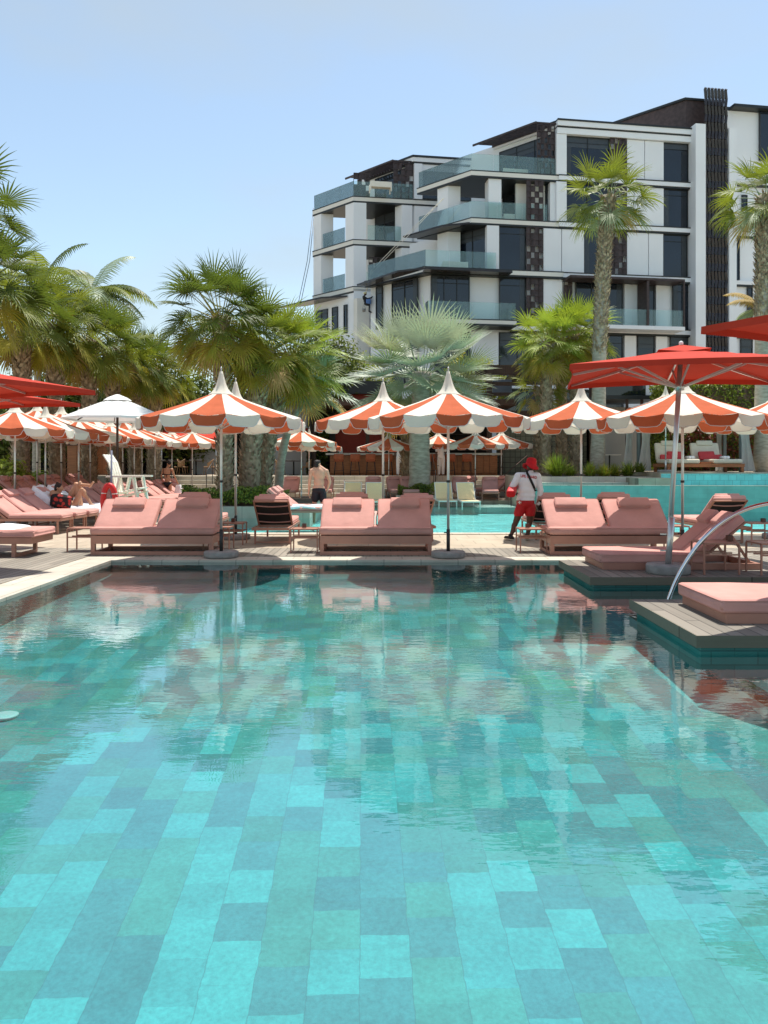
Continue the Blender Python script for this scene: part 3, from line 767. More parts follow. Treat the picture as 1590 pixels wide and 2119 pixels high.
TB = [(176, 13.75, 'side table at the left end of the leftmost daybed', 206),
      (408 + 45, 13.95, 'side table just left of the leftmost parasol pole', None),
      (482, 14.9, 'side table behind the leftmost parasol pole', 483),
      (632, 13.6, 'side table at the left end of the middle daybed', 630),
      (1100, 13.6, 'side table in front of the lifeguard', 1092),
      (1392, 14.2, 'side table behind the red parasol pole', None),
      (1570, 14.9, 'side table at the right edge beside the rightmost black backed lounger', 1580)]
for px, D, lab, bx in TB:
    side_table(lab, X(px, D), D, DZ)
    if bx: box_on('small brown box on the ' + lab.replace('side table ', 'table '), X(bx, D), D, DZ + .42)
side_table('side table on the farther platform in front of the raised chaise back', X(1480, 10.32), 10.32, .144, 0)
box_on('small brown box on the table at the raised chaise back', X(1510, 10.36), 10.36, .564)
side_table('side table cut off at the right edge of the farther platform', X(1600, 10.2), 10.25, .144, 0)

def piping(L, W, z, r, Mx, rad=.0055):
    pts = []
    for cx_, cy_, a0 in ((L / 2 - r, W / 2 - r, 0), (-L / 2 + r, W / 2 - r, PI / 2), (-L / 2 + r, -W / 2 + r, PI), (L / 2 - r, -W / 2 + r, 1.5 * PI)):
        for k in range(5): a = a0 + PI / 2 * k / 4; pts.append(Mx @ Vector((cx_ + r * math.cos(a), cy_ + r * math.sin(a), z)))
    b = MB(); b.tube(pts, rad, 5, 0, False, True); return b
# double daybeds facing us
def make_daybed():
    o = thing('double_daybed', 'daybed', 'daybed'); w = 2.12
    b = MB(); b.rbox((w / 2, .34, .405), (w, .72, .135), .055, 3); sc_ = b.build('seat_cushion', M['pink'], o); piping(w, .72, .05, .055, Matrix.Translation((w / 2, .34, .405))).build('piping', M['pink'], sc_)
    b = MB(); b.box(0.02, w - .02, 0, .06, .19, .272 + .055); b.box(.02, w - .02, .84, .90, .19, .272 + .055)
    b.box(.02, .08, .06, .84, .19, .325); b.box(w - .08, w - .02, .06, .84, .19, .325); b.box(.08, w - .08, .06, .84, .25, .32); b.build('frame', M['pinkframe'], o)
    for lx in (.02, w - .09):
        b = MB(); b.box(lx, lx + .07, .004, .07, 0, .188); b.box(lx, lx + .07, .83, .896, 0, .188); b.box(lx + .003, lx + .067, .07, .83, 0, .055); b.build('sled_leg', M['pinkframe'], o)
    b = MB(); b.box(.09, w - .09, .01, .065, 0, .06); b.box(.09, w - .09, .835, .89, 0, .06); b.build('floor_rail', M['pinkframe'], o)
    a = math.radians(39)
    for s in (0, 1):
        T = Matrix.Translation((w * .25 + s * w * .5 - (.01 if s == 0 else -.01), .18, .415)) @ Matrix.Rotation(a, 4, 'X')
        b = MB(); b.rbox((0, .36, 0), (w / 2 - .055, .76, .13), .055, 3, 0, T, puff=.12); bc = b.build('back_cushion', M['pink'], o); piping(w / 2 - .057, .762, .052, .05, T @ Matrix.Translation((0, .36, 0))).build('piping', M['pink'], bc)
        b = MB(); b.rbox((.02 if s else -.02, .58, .10), (.56, .22, .10), .045, 3, 0, T, puff=.2); b.build('pillow', M['pink'], o)
    b = MB(); T = Matrix.Translation((0, .26, .33)) @ Matrix.Rotation(a, 4, 'X')
    for xx in (.06, w / 2 - .03, w - .1): b.box(xx, xx + .04, 0, .6, -.03, .0, 0, T)
    b.box(.06, w - .06, .55, .59, -.03, -.002, 0, T); b.build('back_frame', M['pinkframe'], o)
    return o
db = make_daybed(); GD = 'pink double daybeds facing the near pool'
db.location = (X(185, 13.08), 13.08, DZ); tag(db, 'leftmost pink double daybed at the pool edge, left back lit by the sun', 'daybed', GD)
dup(db, (X(660, 13.08), 13.08, DZ), 0, 'middle pink double daybed at the pool edge, between two parasol bases', GD, (.915, 1, 1))
dup(db, (X(1137, 13.08), 13.08, DZ), 0, 'rightmost pink double daybed, half behind the red parasol pole', GD, (1, 1, 1))

# single sled lounger at the left edge with a towel on it
o = thing('sled_lounger', 'pink sled footed lounger cut off by the left edge, a towel on it', 'lounger', (-7.9, 12.75, DZ))
b = MB(); b.rbox((1.05, .42, .39), (2.1, .86, .13), .05, 3, puff=.06); b.build('seat_cushion', M['pink'], o)
b = MB(); b.box(0, 2.05, .0, .05, .22, .322); b.box(0, 2.05, .79, .84, .22, .322); b.box(2.0, 2.05, .05, .79, .22, .32); b.box(0, .05, .05, .79, .22, .32); b.build('frame', M['pinkframe'], o)
for lx in (.2, 1.72):
    b = MB(); b.box(lx, lx + .06, .003, .06, 0, .218); b.box(lx, lx + .06, .78, .837, 0, .218); b.box(lx, lx + .06, .06, .78, 0, .05); b.build('sled_leg', M['pinkframe'], o)
towel('towel', 'crumpled white towel on the sled lounger at the left edge', -7.3, 13.17, DZ + .455, 1.25, .95, 0, None, .14)

# low chaises on the platforms
def chaise(label, x0, y0, y1, z, hinge, end, fr_end, pil):
    o = thing('low_chaise', label, 'chaise', (x0, y0, z), 0, 'low pink chaises on the platforms'); d = y1 - y0; L = hinge - x0
    b = MB(); b.rbox((L / 2 + .02, d / 2, .155), (L + .1, d, .135), .055, 3, puff=.05); ma_ = b.build('mattress', M['pink'], o); piping(L + .1, d, .052, .055, Matrix.Translation((L / 2 + .02, d / 2, .155))).build('piping', M['pink'], ma_)
    b = MB(); b.box(.02, L, .012, d - .012, 0, .092); b.box(L, fr_end - x0, .012, .06, 0, .085); b.box(L, fr_end - x0, d - .06, d - .012, 0, .085); b.box(fr_end - x0 - .05, fr_end - x0, .06, d - .06, 0, .083); b.build('frame', M['pinkframe'], o)
    a = math.radians(-40)
    T = Matrix.Translation((L - .02, 0, .12)) @ Matrix.Rotation(a, 4, 'Y'); n = len(pil)
    for k, py in enumerate(pil):
        w = d / n
        b = MB(); b.rbox((.42, (k + .5) * w, .06), (.88, w - .02, .125), .05, 3, 0, T, puff=.1); b.build('back_cushion', M['pink'], o)
        b = MB(); b.rbox((.70, (k + .5) * w, .155), (.24, w * .72, .09), .04, 3, 0, T, puff=.2); b.build('pillow', M['pink'], o)
    b = MB(); b.box(0, .84, .02, d - .02, -.03, -.004, 0, T); b.bar(T @ Vector((.6, .1, -.03)), (L + .75, .1, .05), .03); b.bar(T @ Vector((.6, d - .1, -.03)), (L + .75, d - .1, .05), .03); b.build('back_frame', M['pinkframe'], o)
    return o
chaise('low pink chaise with raised back and two pillows on the farther platform', 3.0, 10.58, 11.56, .143, 4.35, 0, 5.2, (0, 1))
chaise('low pink chaise on the nearer platform, cut off by the right edge', 3.10, 7.0, 8.05, .143, 4.9, 0, 5.8, (0, 1))

# handrail
b = MB(); pts = [(3.18, 8.72, -.6), (3.2, 8.72, -.1), (3.26, 8.72, .1), (3.38, 8.72, .36), (3.55, 8.72, .62), (3.78, 8.72, .86), (4.02, 8.72, 1.02), (4.3, 8.72, 1.12), (4.6, 8.72, 1.15), (4.85, 8.72, 1.10), (5.05, 8.72, .95), (5.15, 8.72, .7), (5.18, 8.72, .2), (5.18, 8.72, 0)]
def smooth(pts, n=3):
    for _ in range(n):
        q = [pts[0]]
        for a, c in zip(pts, pts[1:]):
            a = Vector(a); c = Vector(c); q += [a.lerp(c, .25), a.lerp(c, .75)]
        pts = q + [pts[-1]]
    return pts
b.tube(smooth([(x + .14, 9.1, z) for x, y, z in pts], 2), .025, 12); tag(b.build('handrail', M['chrome']), 'curved steel handrail rising from the pool between the timber platforms', 'handrail')
b = MB()
b.tube(smooth([(X(712, 31), 31.3, -.2), (X(712, 31), 31.3, .6), (X(711, 31), 31.6, .95), (X(711, 31), 31.9, .9), (X(711, 31), 32, .1)], 2), .022, 8); tag(b.build('handrail', M['chrome']), 'small steel handrail at the far pool edge beside the yellow loungers', 'handrail')

# lifeguard chair
D = 17.6; cx = X(268, D)
o = thing('lifeguard_chair', 'tall white wooden lifeguard chair with curved back slats behind the leftmost daybed', 'chair', (cx, D, DZ))
for s in (-1, 1):
    y = s * .33
    b = MB(); b.bar((-.36, y, 0), (-.10, y, 1.25), .035, .17, 0, (0, 1, 0)); b.build('leg', M['gwhite'], o)
    b = MB(); b.bar((.44, y, 0), (.20, y, 1.25), .035, .17, 0, (0, 1, 0)); b.build('leg', M['gwhite'], o)
    b = MB(); b.box(-.40, .42, y - .07, y + .07, 1.25, 1.29); b.build('armrest', M['gwhite'], o)
    b = MB(); b.bar((-.25, y - .03 * s, .78), (.34, y - .03 * s, .92), .03, .14, 0, (0, 1, 0)); b.build('seat_rail', M['gwhite'], o)
b = MB()
for k in range(6): b.bar((-.2 + k * .1, -.30, .88 + k * .024), (-.2 + k * .1, .30, .88 + k * .024), .085, .025)
b.build('seat', M['gwhite'], o)
for k in range(4):
    b = MB(); y = -.24 + k * .16; pts = [(-.20, y, .86), (-.26, y, 1.1), (-.31, y, 1.35), (-.38, y, 1.58), (-.50, y, 1.76)]
    for p, q in zip(pts, pts[1:]): b.bar(p, q, .13, .022, 0, (1, 0, 0))
    b.build('back_slat', M['gwhite'], o)
for zz, x0 in ((.45, .36), (.25, .40)):
    b = MB(); b.box(x0 - .03, x0 + .03, -.31, .31, zz, zz + .03); b.build('step', M['gwhite'], o)
# pole with the rescue float
px = X(230, 17.0)
b = MB(); b.tube([(px, 17.0, DZ), (px + .01, 17.0, 1.9)], .022, 8); b.lathe([(.0, 0), (.13, 0), (.13, .03), (0, .03)], 14, (px, 17.0, DZ))
tag(b.build('post', mat('blue_grey_paint', (.18, .19, .26), .5)), 'slim blue grey post beside the lifeguard chair holding the red float', 'post')
b = MB(); ring = [(px - .015 + .135 * math.cos(t), 16.93, .77 + .36 * math.sin(t)) for t in [2 * PI * k / 28 for k in range(28)]]
b.tube(ring, .062, 10, closed=True); rf = b.build('rescue_float', M['tubered']); tag(rf, 'elongated red rescue float hanging on the post by the lifeguard chair', 'rescue float')
b = MB()
for t in (.5, 2.6, 3.8, 5.6): 
    p = Vector((px - .015 + .135 * math.cos(t), 16.93, .77 + .36 * math.sin(t))); b.ell(p, (.068, .068, .03), 10, 6)
b.build('band', M['white'], rf)

# =================================================================== bar, restaurant, cabana
T0 = 1.02
o = thing('pool_bar', 'long orange timber pool bar with a pale stone counter under a dark roof', 'bar', (0, 0, 0))
Db = 39.5
x0, x1 = X(683, Db), X(1027, Db)
b = MB()
n = 26
for k in range(n):
    xa = x0 + (x1 - x0) * k / n; xb = x0 + (x1 - x0) * (k + 1) / n
    b.box(xa + .008, xb - .008, Db, Db + .1, T0 + .12, 2.04)
b.box(x0, x1, Db + .1, Db + .6, T0, 2.04); b.box(x1 - .001, x1 + .06, Db - .01, Db + 1.2, T0, 2.05)
b.build('front', M['wood'], o)
b = MB(); b.box(x0 - .2, x1 + .3, Db - .18, Db + .8, 2.06, 2.16); b.build('counter', M['stone'], o)
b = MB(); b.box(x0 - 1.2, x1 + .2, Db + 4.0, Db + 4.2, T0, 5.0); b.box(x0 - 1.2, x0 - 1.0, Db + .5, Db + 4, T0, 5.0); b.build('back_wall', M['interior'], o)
b = MB(); b.box(x0 - 1.6, x1 + .9, Db - .9, Db + 4.6, 4.55, 4.85); b.build('roof', M['wooddark'], o)
for xx in (x0 - .9, X(760, Db), X(840, Db), x1 + .4):
    b = MB(); b.box(xx - .1, xx + .1, Db + .9, Db + 1.1, T0, 4.54); b.build('post', M['wooddark'], o)
b = MB()
for zz in (2.35, 2.8, 3.25): b.box(x0, x1 - .3, Db + 3.6, Db + 3.95, zz, zz + .04)
b.build('shelf', M['wooddark'], o)
GBt = 'bottles and jugs in the bar'
btm = [mat('green_glass', (.03, .09, .04), .1), mat('amber_glass', (.22, .09, .02), .1), mat('clear_glass', (.45, .48, .48), .1), mat('white_ceramic', (.7, .7, .68), .4)]
bot = []
for v in range(4):
    b = MB(); b.lathe([(.0, 0), (.04, 0), (.042, .02), (.042, .19), (.03, .23), (.014, .26), (.014, .33), (0, .33)] if v < 3 else [(0, 0), (.09, 0), (.11, .1), (.09, .22), (.06, .28), (.07, .31), (0, .31)], 10)
    bot.append(b.build('bottle' if v < 3 else 'jug', btm[v]))
for v in range(4): bot[v].location = (X([700, 742, 770, 705][v], Db), Db + .35, 2.165)
for v in range(4): tag(bot[v], ['green glass bottle on the left half of the bar counter', 'amber glass bottle on the left half of the bar counter', 'clear glass bottle on the left half of the bar counter', 'round white jug on the left end of the bar counter'][v], ['bottle'] * 3 and ['bottle', 'bottle', 'bottle', 'jug'][v], GBt)
for k in range(46):
    c = bot[R.choice([0, 0, 1, 1, 2])].copy(); COL.objects.link(c)
    sh = k % 3; c.location = (x0 + .2 + R.random() * (x1 - x0 - 1), Db + 3.7 + R.uniform(-.05, .08), (2.395, 2.845, 3.295)[sh])
    tag(c, 'glass bottle standing on the dark shelves at the back of the bar', 'bottle', 'bottles on the back shelves of the bar')
st = thing('bar_stool', 'orange leather bar stool farthest left at the bar', 'bar stool', (X(702, 38.6), 38.6, T0), 0, 'orange leather bar stools')
b = MB(); b.rbox((0, .0, .74), (.46, .42, .09), .03, 2); b.build('seat', M['leather'], st)
b = MB(); b.rbox((0, -.20, .93), (.50, .06, .30), .028, 2); b.build('backrest', M['leather'], st)
for sx in (-1, 1):
    for sy in (-1, 1):
        b = MB(); b.tube([(sx * .18, sy * .16, .70), (sx * .24, sy * .22, 0)], .014, 6); b.build('leg', M['dark'], st)
b = MB(); b.tube([(.22, -.2, .25), (-.22, -.2, .25), (-.22, .2, .25), (.22, .2, .25)], .011, 6, closed=True); b.build('footrest', M['dark'], st)
for px, lab in [(735, 'second orange bar stool from the left end of the bar'), (768, 'third orange bar stool from the left end of the bar'), (803, 'fourth orange bar stool from the left end of the bar'),
                (900, 'orange bar stool beside the white clad waiter right of the grey trunk'), (932, 'second orange bar stool from the right end of the bar'), (966, 'orange bar stool farthest right at the bar')]:
    dup(st, (X(px, 38.6), 38.6, T0), R.uniform(-.1, .1), lab, 'orange leather bar stools')

# olive tiled wall and timber pergola right of the bar
b = MB(); b.box(X(1030, 41), X(1248, 41), 41, 41.4, T0 - .5, Z(862, 41)); b.box(X(1030, 41) , X(1248, 41), 40.9, 41.5, Z(862, 41), Z(850, 41), 1)
tag(b.build('tiled_wall', [M['tilewall'], M['wooddark']]), 'dark olive tiled garden wall behind the lifeguard and the right palms', 'wall')
o = thing('pergola', 'dark brown timber pergola with horizontal beams right of the silver palm', 'pergola', (0, 0, 0))
Dp = 40.2
for k, (ya, yb) in enumerate([(755, 775), (790, 797), (812, 818)]):
    b = MB(); b.box(X(985, Dp), X(1075, Dp), Dp, Dp + .3, Z(yb, Dp), Z(ya, Dp)); b.build('beam', M['wooddark'], o)
for px in (1012, 1224):
    b = MB(); b.box(X(px - 5, Dp), X(px + 5, Dp), Dp - .32, Dp - .02, T0, Z(755, Dp)); b.build('post', M['wooddark'], o)
b = MB(); b.box(X(1020, 42.5), X(1060, 42.5), 42.5, 42.7, Z(818, 42.5), Z(785, 42.5)); b.build('panel', mat('blue_grey_panel', (.13, .16, .2), .3), o)
b = MB(); b.box(X(1075, Dp), X(1260, Dp), Dp, Dp + 6, Z(772, Dp), Z(762, Dp)); b.build('roof', M['wooddark'], o)

# red clad kiosk behind the silver palm
o = thing('kiosk', 'kiosk with red horizontal cladding and a black post behind the palms', 'kiosk', (0, 0, 0)); Dk = 43
b = MB(); b.box(X(694, Dk), X(790, Dk), Dk, Dk + 2, T0, Z(816, Dk)); b.build('wall', M['redwood'], o)
b = MB(); b.box(X(682, Dk), X(694, Dk), Dk - .1, Dk + .2, T0, Z(770, Dk)); b.build('post', M['dark'], o)
b = MB(); b.box(X(640, Dk), X(800, Dk), Dk - .4, Dk + 2, Z(816, Dk), Z(790, Dk)); b.build('roof', M['dark'], o)

# restaurant on the left: dark interior, pale walls, red awning
o = thing('restaurant', 'low restaurant with a dark open front and pale walls behind the left palms', 'building', (0, 0, 0)); Dr = 44
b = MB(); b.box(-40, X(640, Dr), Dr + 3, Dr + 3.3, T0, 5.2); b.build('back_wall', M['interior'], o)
b = MB(); b.box(-40, X(640, Dr), Dr - .6, Dr + 3.4, 5.2, 5.6); b.build('roof', M['bdark'], o)
b = MB(); b.box(X(398, Dr), X(456, Dr), Dr, Dr + 3, T0, 5.19); b.build('wall', M['greywall'], o); b = MB(); b.box(X(556, Dr), X(650, Dr), Dr + .2, Dr + 3, T0, 5.19); b.build('wall', M['greywall'], o)
b = MB(); b.box(X(452, Dr), X(458, Dr), Dr - .12, Dr - .02, T0, 5.1); b.build('post', M['gwhite'], o)
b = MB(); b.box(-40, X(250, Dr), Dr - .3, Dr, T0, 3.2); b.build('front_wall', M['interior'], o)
for px0, px1, dd in ((139, 180, 37.5), (198, 226, 38.5)):
    o2 = thing('timber_cabinet', 'orange timber cabinet standing behind the left palms, %s' % ('the wider one' if px0 < 190 else 'the narrower one further right'), 'cabinet', (X((px0 + px1) / 2, dd), dd, T0))
    w = (px1 - px0) * dd / F / 2; zt_ = Z(922, dd) - T0
    b = MB(); b.box(-w, w, 0, .6, 0.02, zt_); b.build('body', M['wood'], o2)
    b = MB(); b.box(-w - .05, w + .05, -.05, .65, zt_ + .003, zt_ + .12); b.build('top', M['wooddark'], o2)
    for s in (-1, 1):
        b = MB(); b.box(s * w / 2 - w / 2 + .02, s * w / 2 + w / 2 - .02, -.02, -.002, .08, zt_ - .06); b.build('door', M['wood'], o2)
o = thing('awning', 'red canvas awning in front of the restaurant above its tables', 'awning', (0, 0, 0)); Da = 40
b = MB(); b.add([(X(332, Da), Da, Z(905, Da)), (X(449, Da), Da, Z(907, Da)), (X(440, Da + 3), Da + 3, Z(883, Da + 3)), (X(340, Da + 3), Da + 3, Z(883, Da + 3))], [(0, 1, 2, 3)])
b.add([(X(332, Da), Da, Z(905, Da)), (X(449, Da), Da, Z(907, Da)), (X(449, Da), Da, Z(911, Da)), (X(332, Da), Da, Z(909, Da))], [(0, 1, 2, 3)]); b.build('canopy', M['red'], o)
for px in (334, 447):
    b = MB(); b.tube([(X(px, Da), Da + .05, T0), (X(px, Da), Da + .05, Z(907, Da))], .04, 8); b.build('post', M['alu'], o)
o = thing('awning', 'red canvas awning between the trunks of the big sabal palms', 'awning', (0, 0, 0))
b = MB(); b.add([(X(590, Da), Da, Z(905, Da)), (X(640, Da), Da, Z(905, Da)), (X(640, Da + 3), Da + 3, Z(886, Da + 3)), (X(590, Da + 3), Da + 3, Z(886, Da + 3))], [(0, 1, 2, 3)]); b.build('canopy', M['red'], o)
b = MB(); b.tube([(X(638, Da), Da + .05, T0), (X(638, Da), Da + .05, Z(906, Da))], .04, 8); b.build('post', M['alu'], o)

ch = thing('rattan_chair', 'rattan armchair at the right side of the left restaurant table', 'chair', (0, 0, 0), 0, 'rattan restaurant chairs')
b = MB(); b.rbox((0, 0, .43), (.50, .48, .06), .025, 2); b.build('seat', M['rattan'], ch)
b = MB(); n = 11; vs = []
for k in range(n):
    t = PI * (k / (n - 1)); c, s_ = math.cos(t), math.sin(t)
    zt_ = .62 + .20 * s_ ** 1.5
    vs += [(c * .26, .24 * s_ - .02, .45), (c * .29, .27 * s_ - .02, zt_)]
b.add(vs, [(2 * k, 2 * k + 2, 2 * k + 3, 2 * k + 1) for k in range(n - 1)], 0, True); b.tube([vs[2 * k + 1] for k in range(n)], .018, 6); b.build('backrest', M['rattan'], ch)
for sx in (-1, 1):
    for sy in (-1, 1):
        b = MB(); b.tube([(sx * .2, sy * .18, .41), (sx * .25, sy * .24, 0)], .016, 6); b.build('leg', M['rattan'], ch)
tb = thing('dining_table', 'dark dining table with plates left of the big sabal palms', 'table', (0, 0, 0), 0, 'dark restaurant tables')
b = MB(); b.box(-.45, .45, -.45, .45, .71, .75); b.build('table_top', M['wooddark'], tb)
b = MB(); b.tube([(0, 0, .03), (0, 0, .70)], .04, 8); b.lathe([(0, 0), (.25, 0), (.25, .03), (0, .03)], 14); b.build('pedestal', M['dark'], tb)
plate = None
Dt = 39.3
cl = [(313, 340, 5), (381, 414, None), (596, 612, 1)]
used = False
ci = 0
for ti, px in enumerate((346, 406, 608)):
    loc = (X(px, Dt), Dt, T0)
    lab = ['dark dining table farthest left in the restaurant', 'dark dining table beside the pale restaurant wall', 'dark dining table behind the big sabal trunks'][ti]
    if ti == 0: tb.location = loc; tb['label'] = lab
    else: dup(tb, loc, 0, lab)
    for s in (-1, 1):
        lab2 = 'rattan chair at the %s of the %s' % ('left' if s < 0 else 'right', lab)
        l2 = (loc[0] + s * .68, Dt - .1, T0)
        if ci == 0: ch.location = l2; ch.rotation_euler = (0, 0, -s * PI / 2 ); ch['label'] = lab2
        else: dup(ch, l2, -s * PI / 2, lab2)
        ci += 1
    for s in (-.2, .2):
        if plate is None:
            b = MB(); b.lathe([(0, 0), (.08, 0), (.14, .03), (.13, .032), (0, .012)], 16); plate = b.build('plate', btm[3]); q = plate
        else: q = plate.copy(); COL.objects.link(q)
        q.location = (loc[0] + s, Dt - .1, T0 + .752); tag(q, 'white plate, %s one on the %s' % ('left' if s < 0 else 'right', lab), 'plate', 'white plates on the restaurant tables')

# stair rails
for i, (px, lab) in enumerate([(440, 'dark handrail on the steps left of the big sabal palms'), (898, 'dark handrail on the steps right of the grey palm trunk')]):
    b = MB(); x = X(px, 36)
    b.tube([(x, 34.75, .1), (x, 34.75, 1.25), (x, 37.3, 2.1), (x, 37.3, 1.02)], .022, 8); b.tube([(x, 36, .6), (x, 36, 1.66)], .018, 6); tag(b.build('handrail', M['dark']), lab, 'handrail')
b = MB(); 
b.tube([(X(1035, 36.3), 34.9, .1), (X(1035, 36.3), 34.9, 1.1), (X(1085, 38), 37.2, 2.0), (X(1085, 38), 37.2, 1.02)], .022, 8); tag(b.build('handrail', M['wooddark']), 'brown handrail on the steps beside the lifeguard', 'handrail')

# ---- cabana on the right terrace
TZ = 1.28
o = thing('cabana', 'open cabana with grey posts and white curtains behind the raised pool', 'cabana', (0, 0, 0))
Dc = 29.2
posts = [(1322, 31.2), (1556 - 22, 30.4), (1300, 33.4), (1500, 33.4)]
for px, D in posts:
    b = MB(); b.box(X(px, D) - .06, X(px, D) + .06, D - .06, D + .06, TZ, 3.55); b.build('post', mat('grey_post', (.12, .15, .15), .5) if 'gpost' not in M else M['gpost'], o)
xa, xb = X(1290, 31.8), X(1540, 31.8)
b = MB(); b.box(xa, xb, 30.3, 33.6, 3.552, 3.70); b.build('roof', M['gwhite'], o)
def curtain(px, D, w, lean=0):
    b = MB(); n, m_ = 24, 10; vs = []
    for j in range(m_ + 1):
        t = j / m_
        ww = w * (.55 + .45 * abs(2 * t - .9)) if True else w
        for i in range(n + 1):
            u = i / n - .5
            vs.append((X(px, D) + u * ww + lean * (t - .5), D + .06 * math.sin(i * 1.9), TZ + .03 + (3.5 - TZ) * (1 - t)))
    b.add(vs, [(j * (n + 1) + i, j * (n + 1) + i + 1, (j + 1) * (n + 1) + i + 1, (j + 1) * (n + 1) + i) for j in range(m_) for i in range(n)], 0, True)
    b.build('curtain', M['curtain'], o)
curtain(1302, 31.6, .42, -.1); curtain(1337, 31.05, .55, -.1); curtain(1544, 30.3, .55, .22); curtain(1489, 33.2, .3, 0)
# lit room behind
o = thing('garden_room', 'open fronted white garden room behind the tall palm trunk', 'building', (0, 0, 0)); Dg = 38.5
b = MB(); b.box(X(1242, Dg), X(1360, Dg), Dg + 2.5, Dg + 2.7, TZ, Z(835, Dg)); b.build('back_wall', M['greywall'], o)
b = MB(); b.box(X(1235, Dg), X(1365, Dg), Dg, Dg + 3, Z(826, Dg), Z(818, Dg)); b.build('roof', M['bdark'], o)
b = MB(); b.box(X(1240, Dg), X(1338, Dg), Dg + .1, Dg + .3, Z(817.5, Dg), Z(770, Dg)); b.build('window', M['bglass'], o)
b = MB(); b.box(X(1338, Dg), X(1358, Dg), Dg + .05, Dg + .3, Z(817.5, Dg), Z(770, Dg)); b.build('wall', M['bwhite'], o)
for px in (1300, 1331): 
    b = MB(); b.box(X(px, Dg) - .06, X(px, Dg) + .06, Dg + .1, Dg + .22, TZ, Z(826, Dg)); b.build('post', M['wooddark'], o)
b = MB(); b.box(X(1247, Dg), X(1268, Dg), Dg + 2.2, Dg + 2.45, TZ, Z(925, Dg)); b.build('cabinet', M['bdark'], o)
o = thing('dining_table', 'white topped table standing in the garden room by the tall palm', 'table', (X(1262, 33.5), 33.5, TZ), 0)
b = MB(); b.box(-.42, .42, -.3, .3, .70, .735); b.build('table_top', M['gwhite'], o)
b = MB(); b.tube([(0, 0, .03), (0, 0, .70)], .035, 8); b.lathe([(0, 0), (.22, 0), (.22, .03), (0, .03)], 12); b.build('pedestal', M['dark'], o)
# cabana daybed
o = thing('cabana_daybed', 'wide teak daybed with cream cushions and a low middle table in the cabana', 'daybed', (X(1382, 29.3), 29.3, TZ)); w = (1542 - 1382) * 29.3 / F
b = MB(); b.box(0, w, 0, .08, .20, .33); b.box(0, w, 1.5, 1.58, .2, .33); b.box(0, .08, .08, 1.5, .2, .33); b.box(w - .08, w, .08, 1.5, .2, .33); b.box(.08, w - .08, .08, 1.5, .27, .325); b.build('frame', M['wood'], o)
for x_ in (.02, w - .12):
    for y_ in (.02, 1.46):
        b = MB(); b.box(x_, x_ + .1, y_, y_ + .1, 0, .198); b.build('leg', M['wood'], o)
for xa_, xb_ in ((.05, w * .43), (w * .60, w - .06)):
    b = MB(); b.rbox(((xa_ + xb_) / 2, .7, .42), (xb_ - xa_, 1.36, .17), .06, 3); b.build('seat_cushion', M['cushion'], o)
for xc in (w * .20, w * .68):
    T = Matrix.Translation((xc, 1.30, .46)) @ Matrix.Rotation(math.radians(72), 4, 'X')
    b = MB(); b.rbox((0, .36, 0), (w * .385, .74, .15), .06, 3, 0, T); b.build('back_cushion', M['cushion'], o)
    b = MB(); b.rbox((0, .70, .07), (w * .22, .22, .12), .055, 3, 0, T); b.build('headrest', M['cushion'], o)
b = MB(); b.box(w * .45, w * .58, .1, 1.2, .332, .40); b.build('middle_table', M['wood'], o)
bx, by = o.location.x, 29.3
for k, (fx_, lab) in enumerate([(.10, 'coral pillow at the left end of the cabana daybed'), (.25, 'coral pillow on the left seat of the cabana daybed'), (.66, 'coral pillow in the middle of the right seat of the cabana daybed'), (.80, 'coral pillow half behind the rolled towels on the right seat of the cabana daybed')]):
    T = Matrix.Translation((bx + w * fx_, by + 1.0 + (.12 if k in (1,) else 0), TZ + .50 + (.02 if k in (1, 2) else -.06))) @ Matrix.Rotation(math.radians(60), 4, 'X') @ Matrix.Rotation((k - 1.5) * .05, 4, 'Z')
    b = MB(); b.rbox((0, .14, 0), (.62 if k in (1, 2) else .4, .36 if k in (1, 2) else .24, .13), .05, 3, 0, T, puff=.3); tag(b.build('pillow', M['redpillow']), lab, 'pillow', 'coral pillows on the cabana daybed')
for k, fx_ in enumerate((.37, .41, .83, .87)):
    b = MB(); b.tube([(bx + w * fx_, by + .55, TZ + .572), (bx + w * fx_, by + .95, TZ + .572)], .062, 14)
    tag(b.build('rolled_towel', M['towel']), 'rolled white towel, %s of two on the %s seat of the cabana daybed' % (('left', 'right')[k % 2], ('left', 'right')[k // 2]), 'towel', 'rolled towels on the cabana daybed')
# =================================================================== apartment building
AN = math.atan2(.153, .988)
RV = Vector((math.cos(AN), math.sin(AN), 0)); NV = Vector((math.sin(AN), -math.cos(AN), 0)); LV = Vector((-.711, .703, 0)).normalized()
P0 = Vector((X(1155, 50), 50, 0))
MR = Matrix(((RV.x, -NV.x, 0, P0.x), (RV.y, -NV.y, 0, P0.y), (0, 0, 1, 0), (0, 0, 0, 1)))       # x along the facade, y into the house
def sx(px, off=0):                      # facade coordinate of a picture column, on the plane set back by off
    q = P0 - NV * off; t = (px - CX) / F
    return (t * q.y - q.x) / (RV.x - t * RV.y)
def ML(s):                              # left faces: origin at facade coordinate s, x pointing back to that corner
    q = P0 + RV * s; x = -LV; y = Vector((0, 0, 1)).cross(x)
    return Matrix(((x.x, y.x, 0, q.x), (x.y, y.y, 0, q.y), (0, 0, 1, 0), (0, 0, 0, 1)))
def pt(s, u=0, off=0): q = P0 + RV * s - NV * off + LV * u; return (q.x, q.y)
M['blind'] = mat('grey_blind', (.055, .065, .075), .25, .15, 1)
M['blind2'] = mat('pale_curtain_behind_glass', (.045, .052, .058), .2, .3, 6, stretch=(9, 9, 1))
B = thing('apartment_building', 'white terraced apartment building with glass balconies, dark windows and brown screens', 'building', (0, 0, 0))
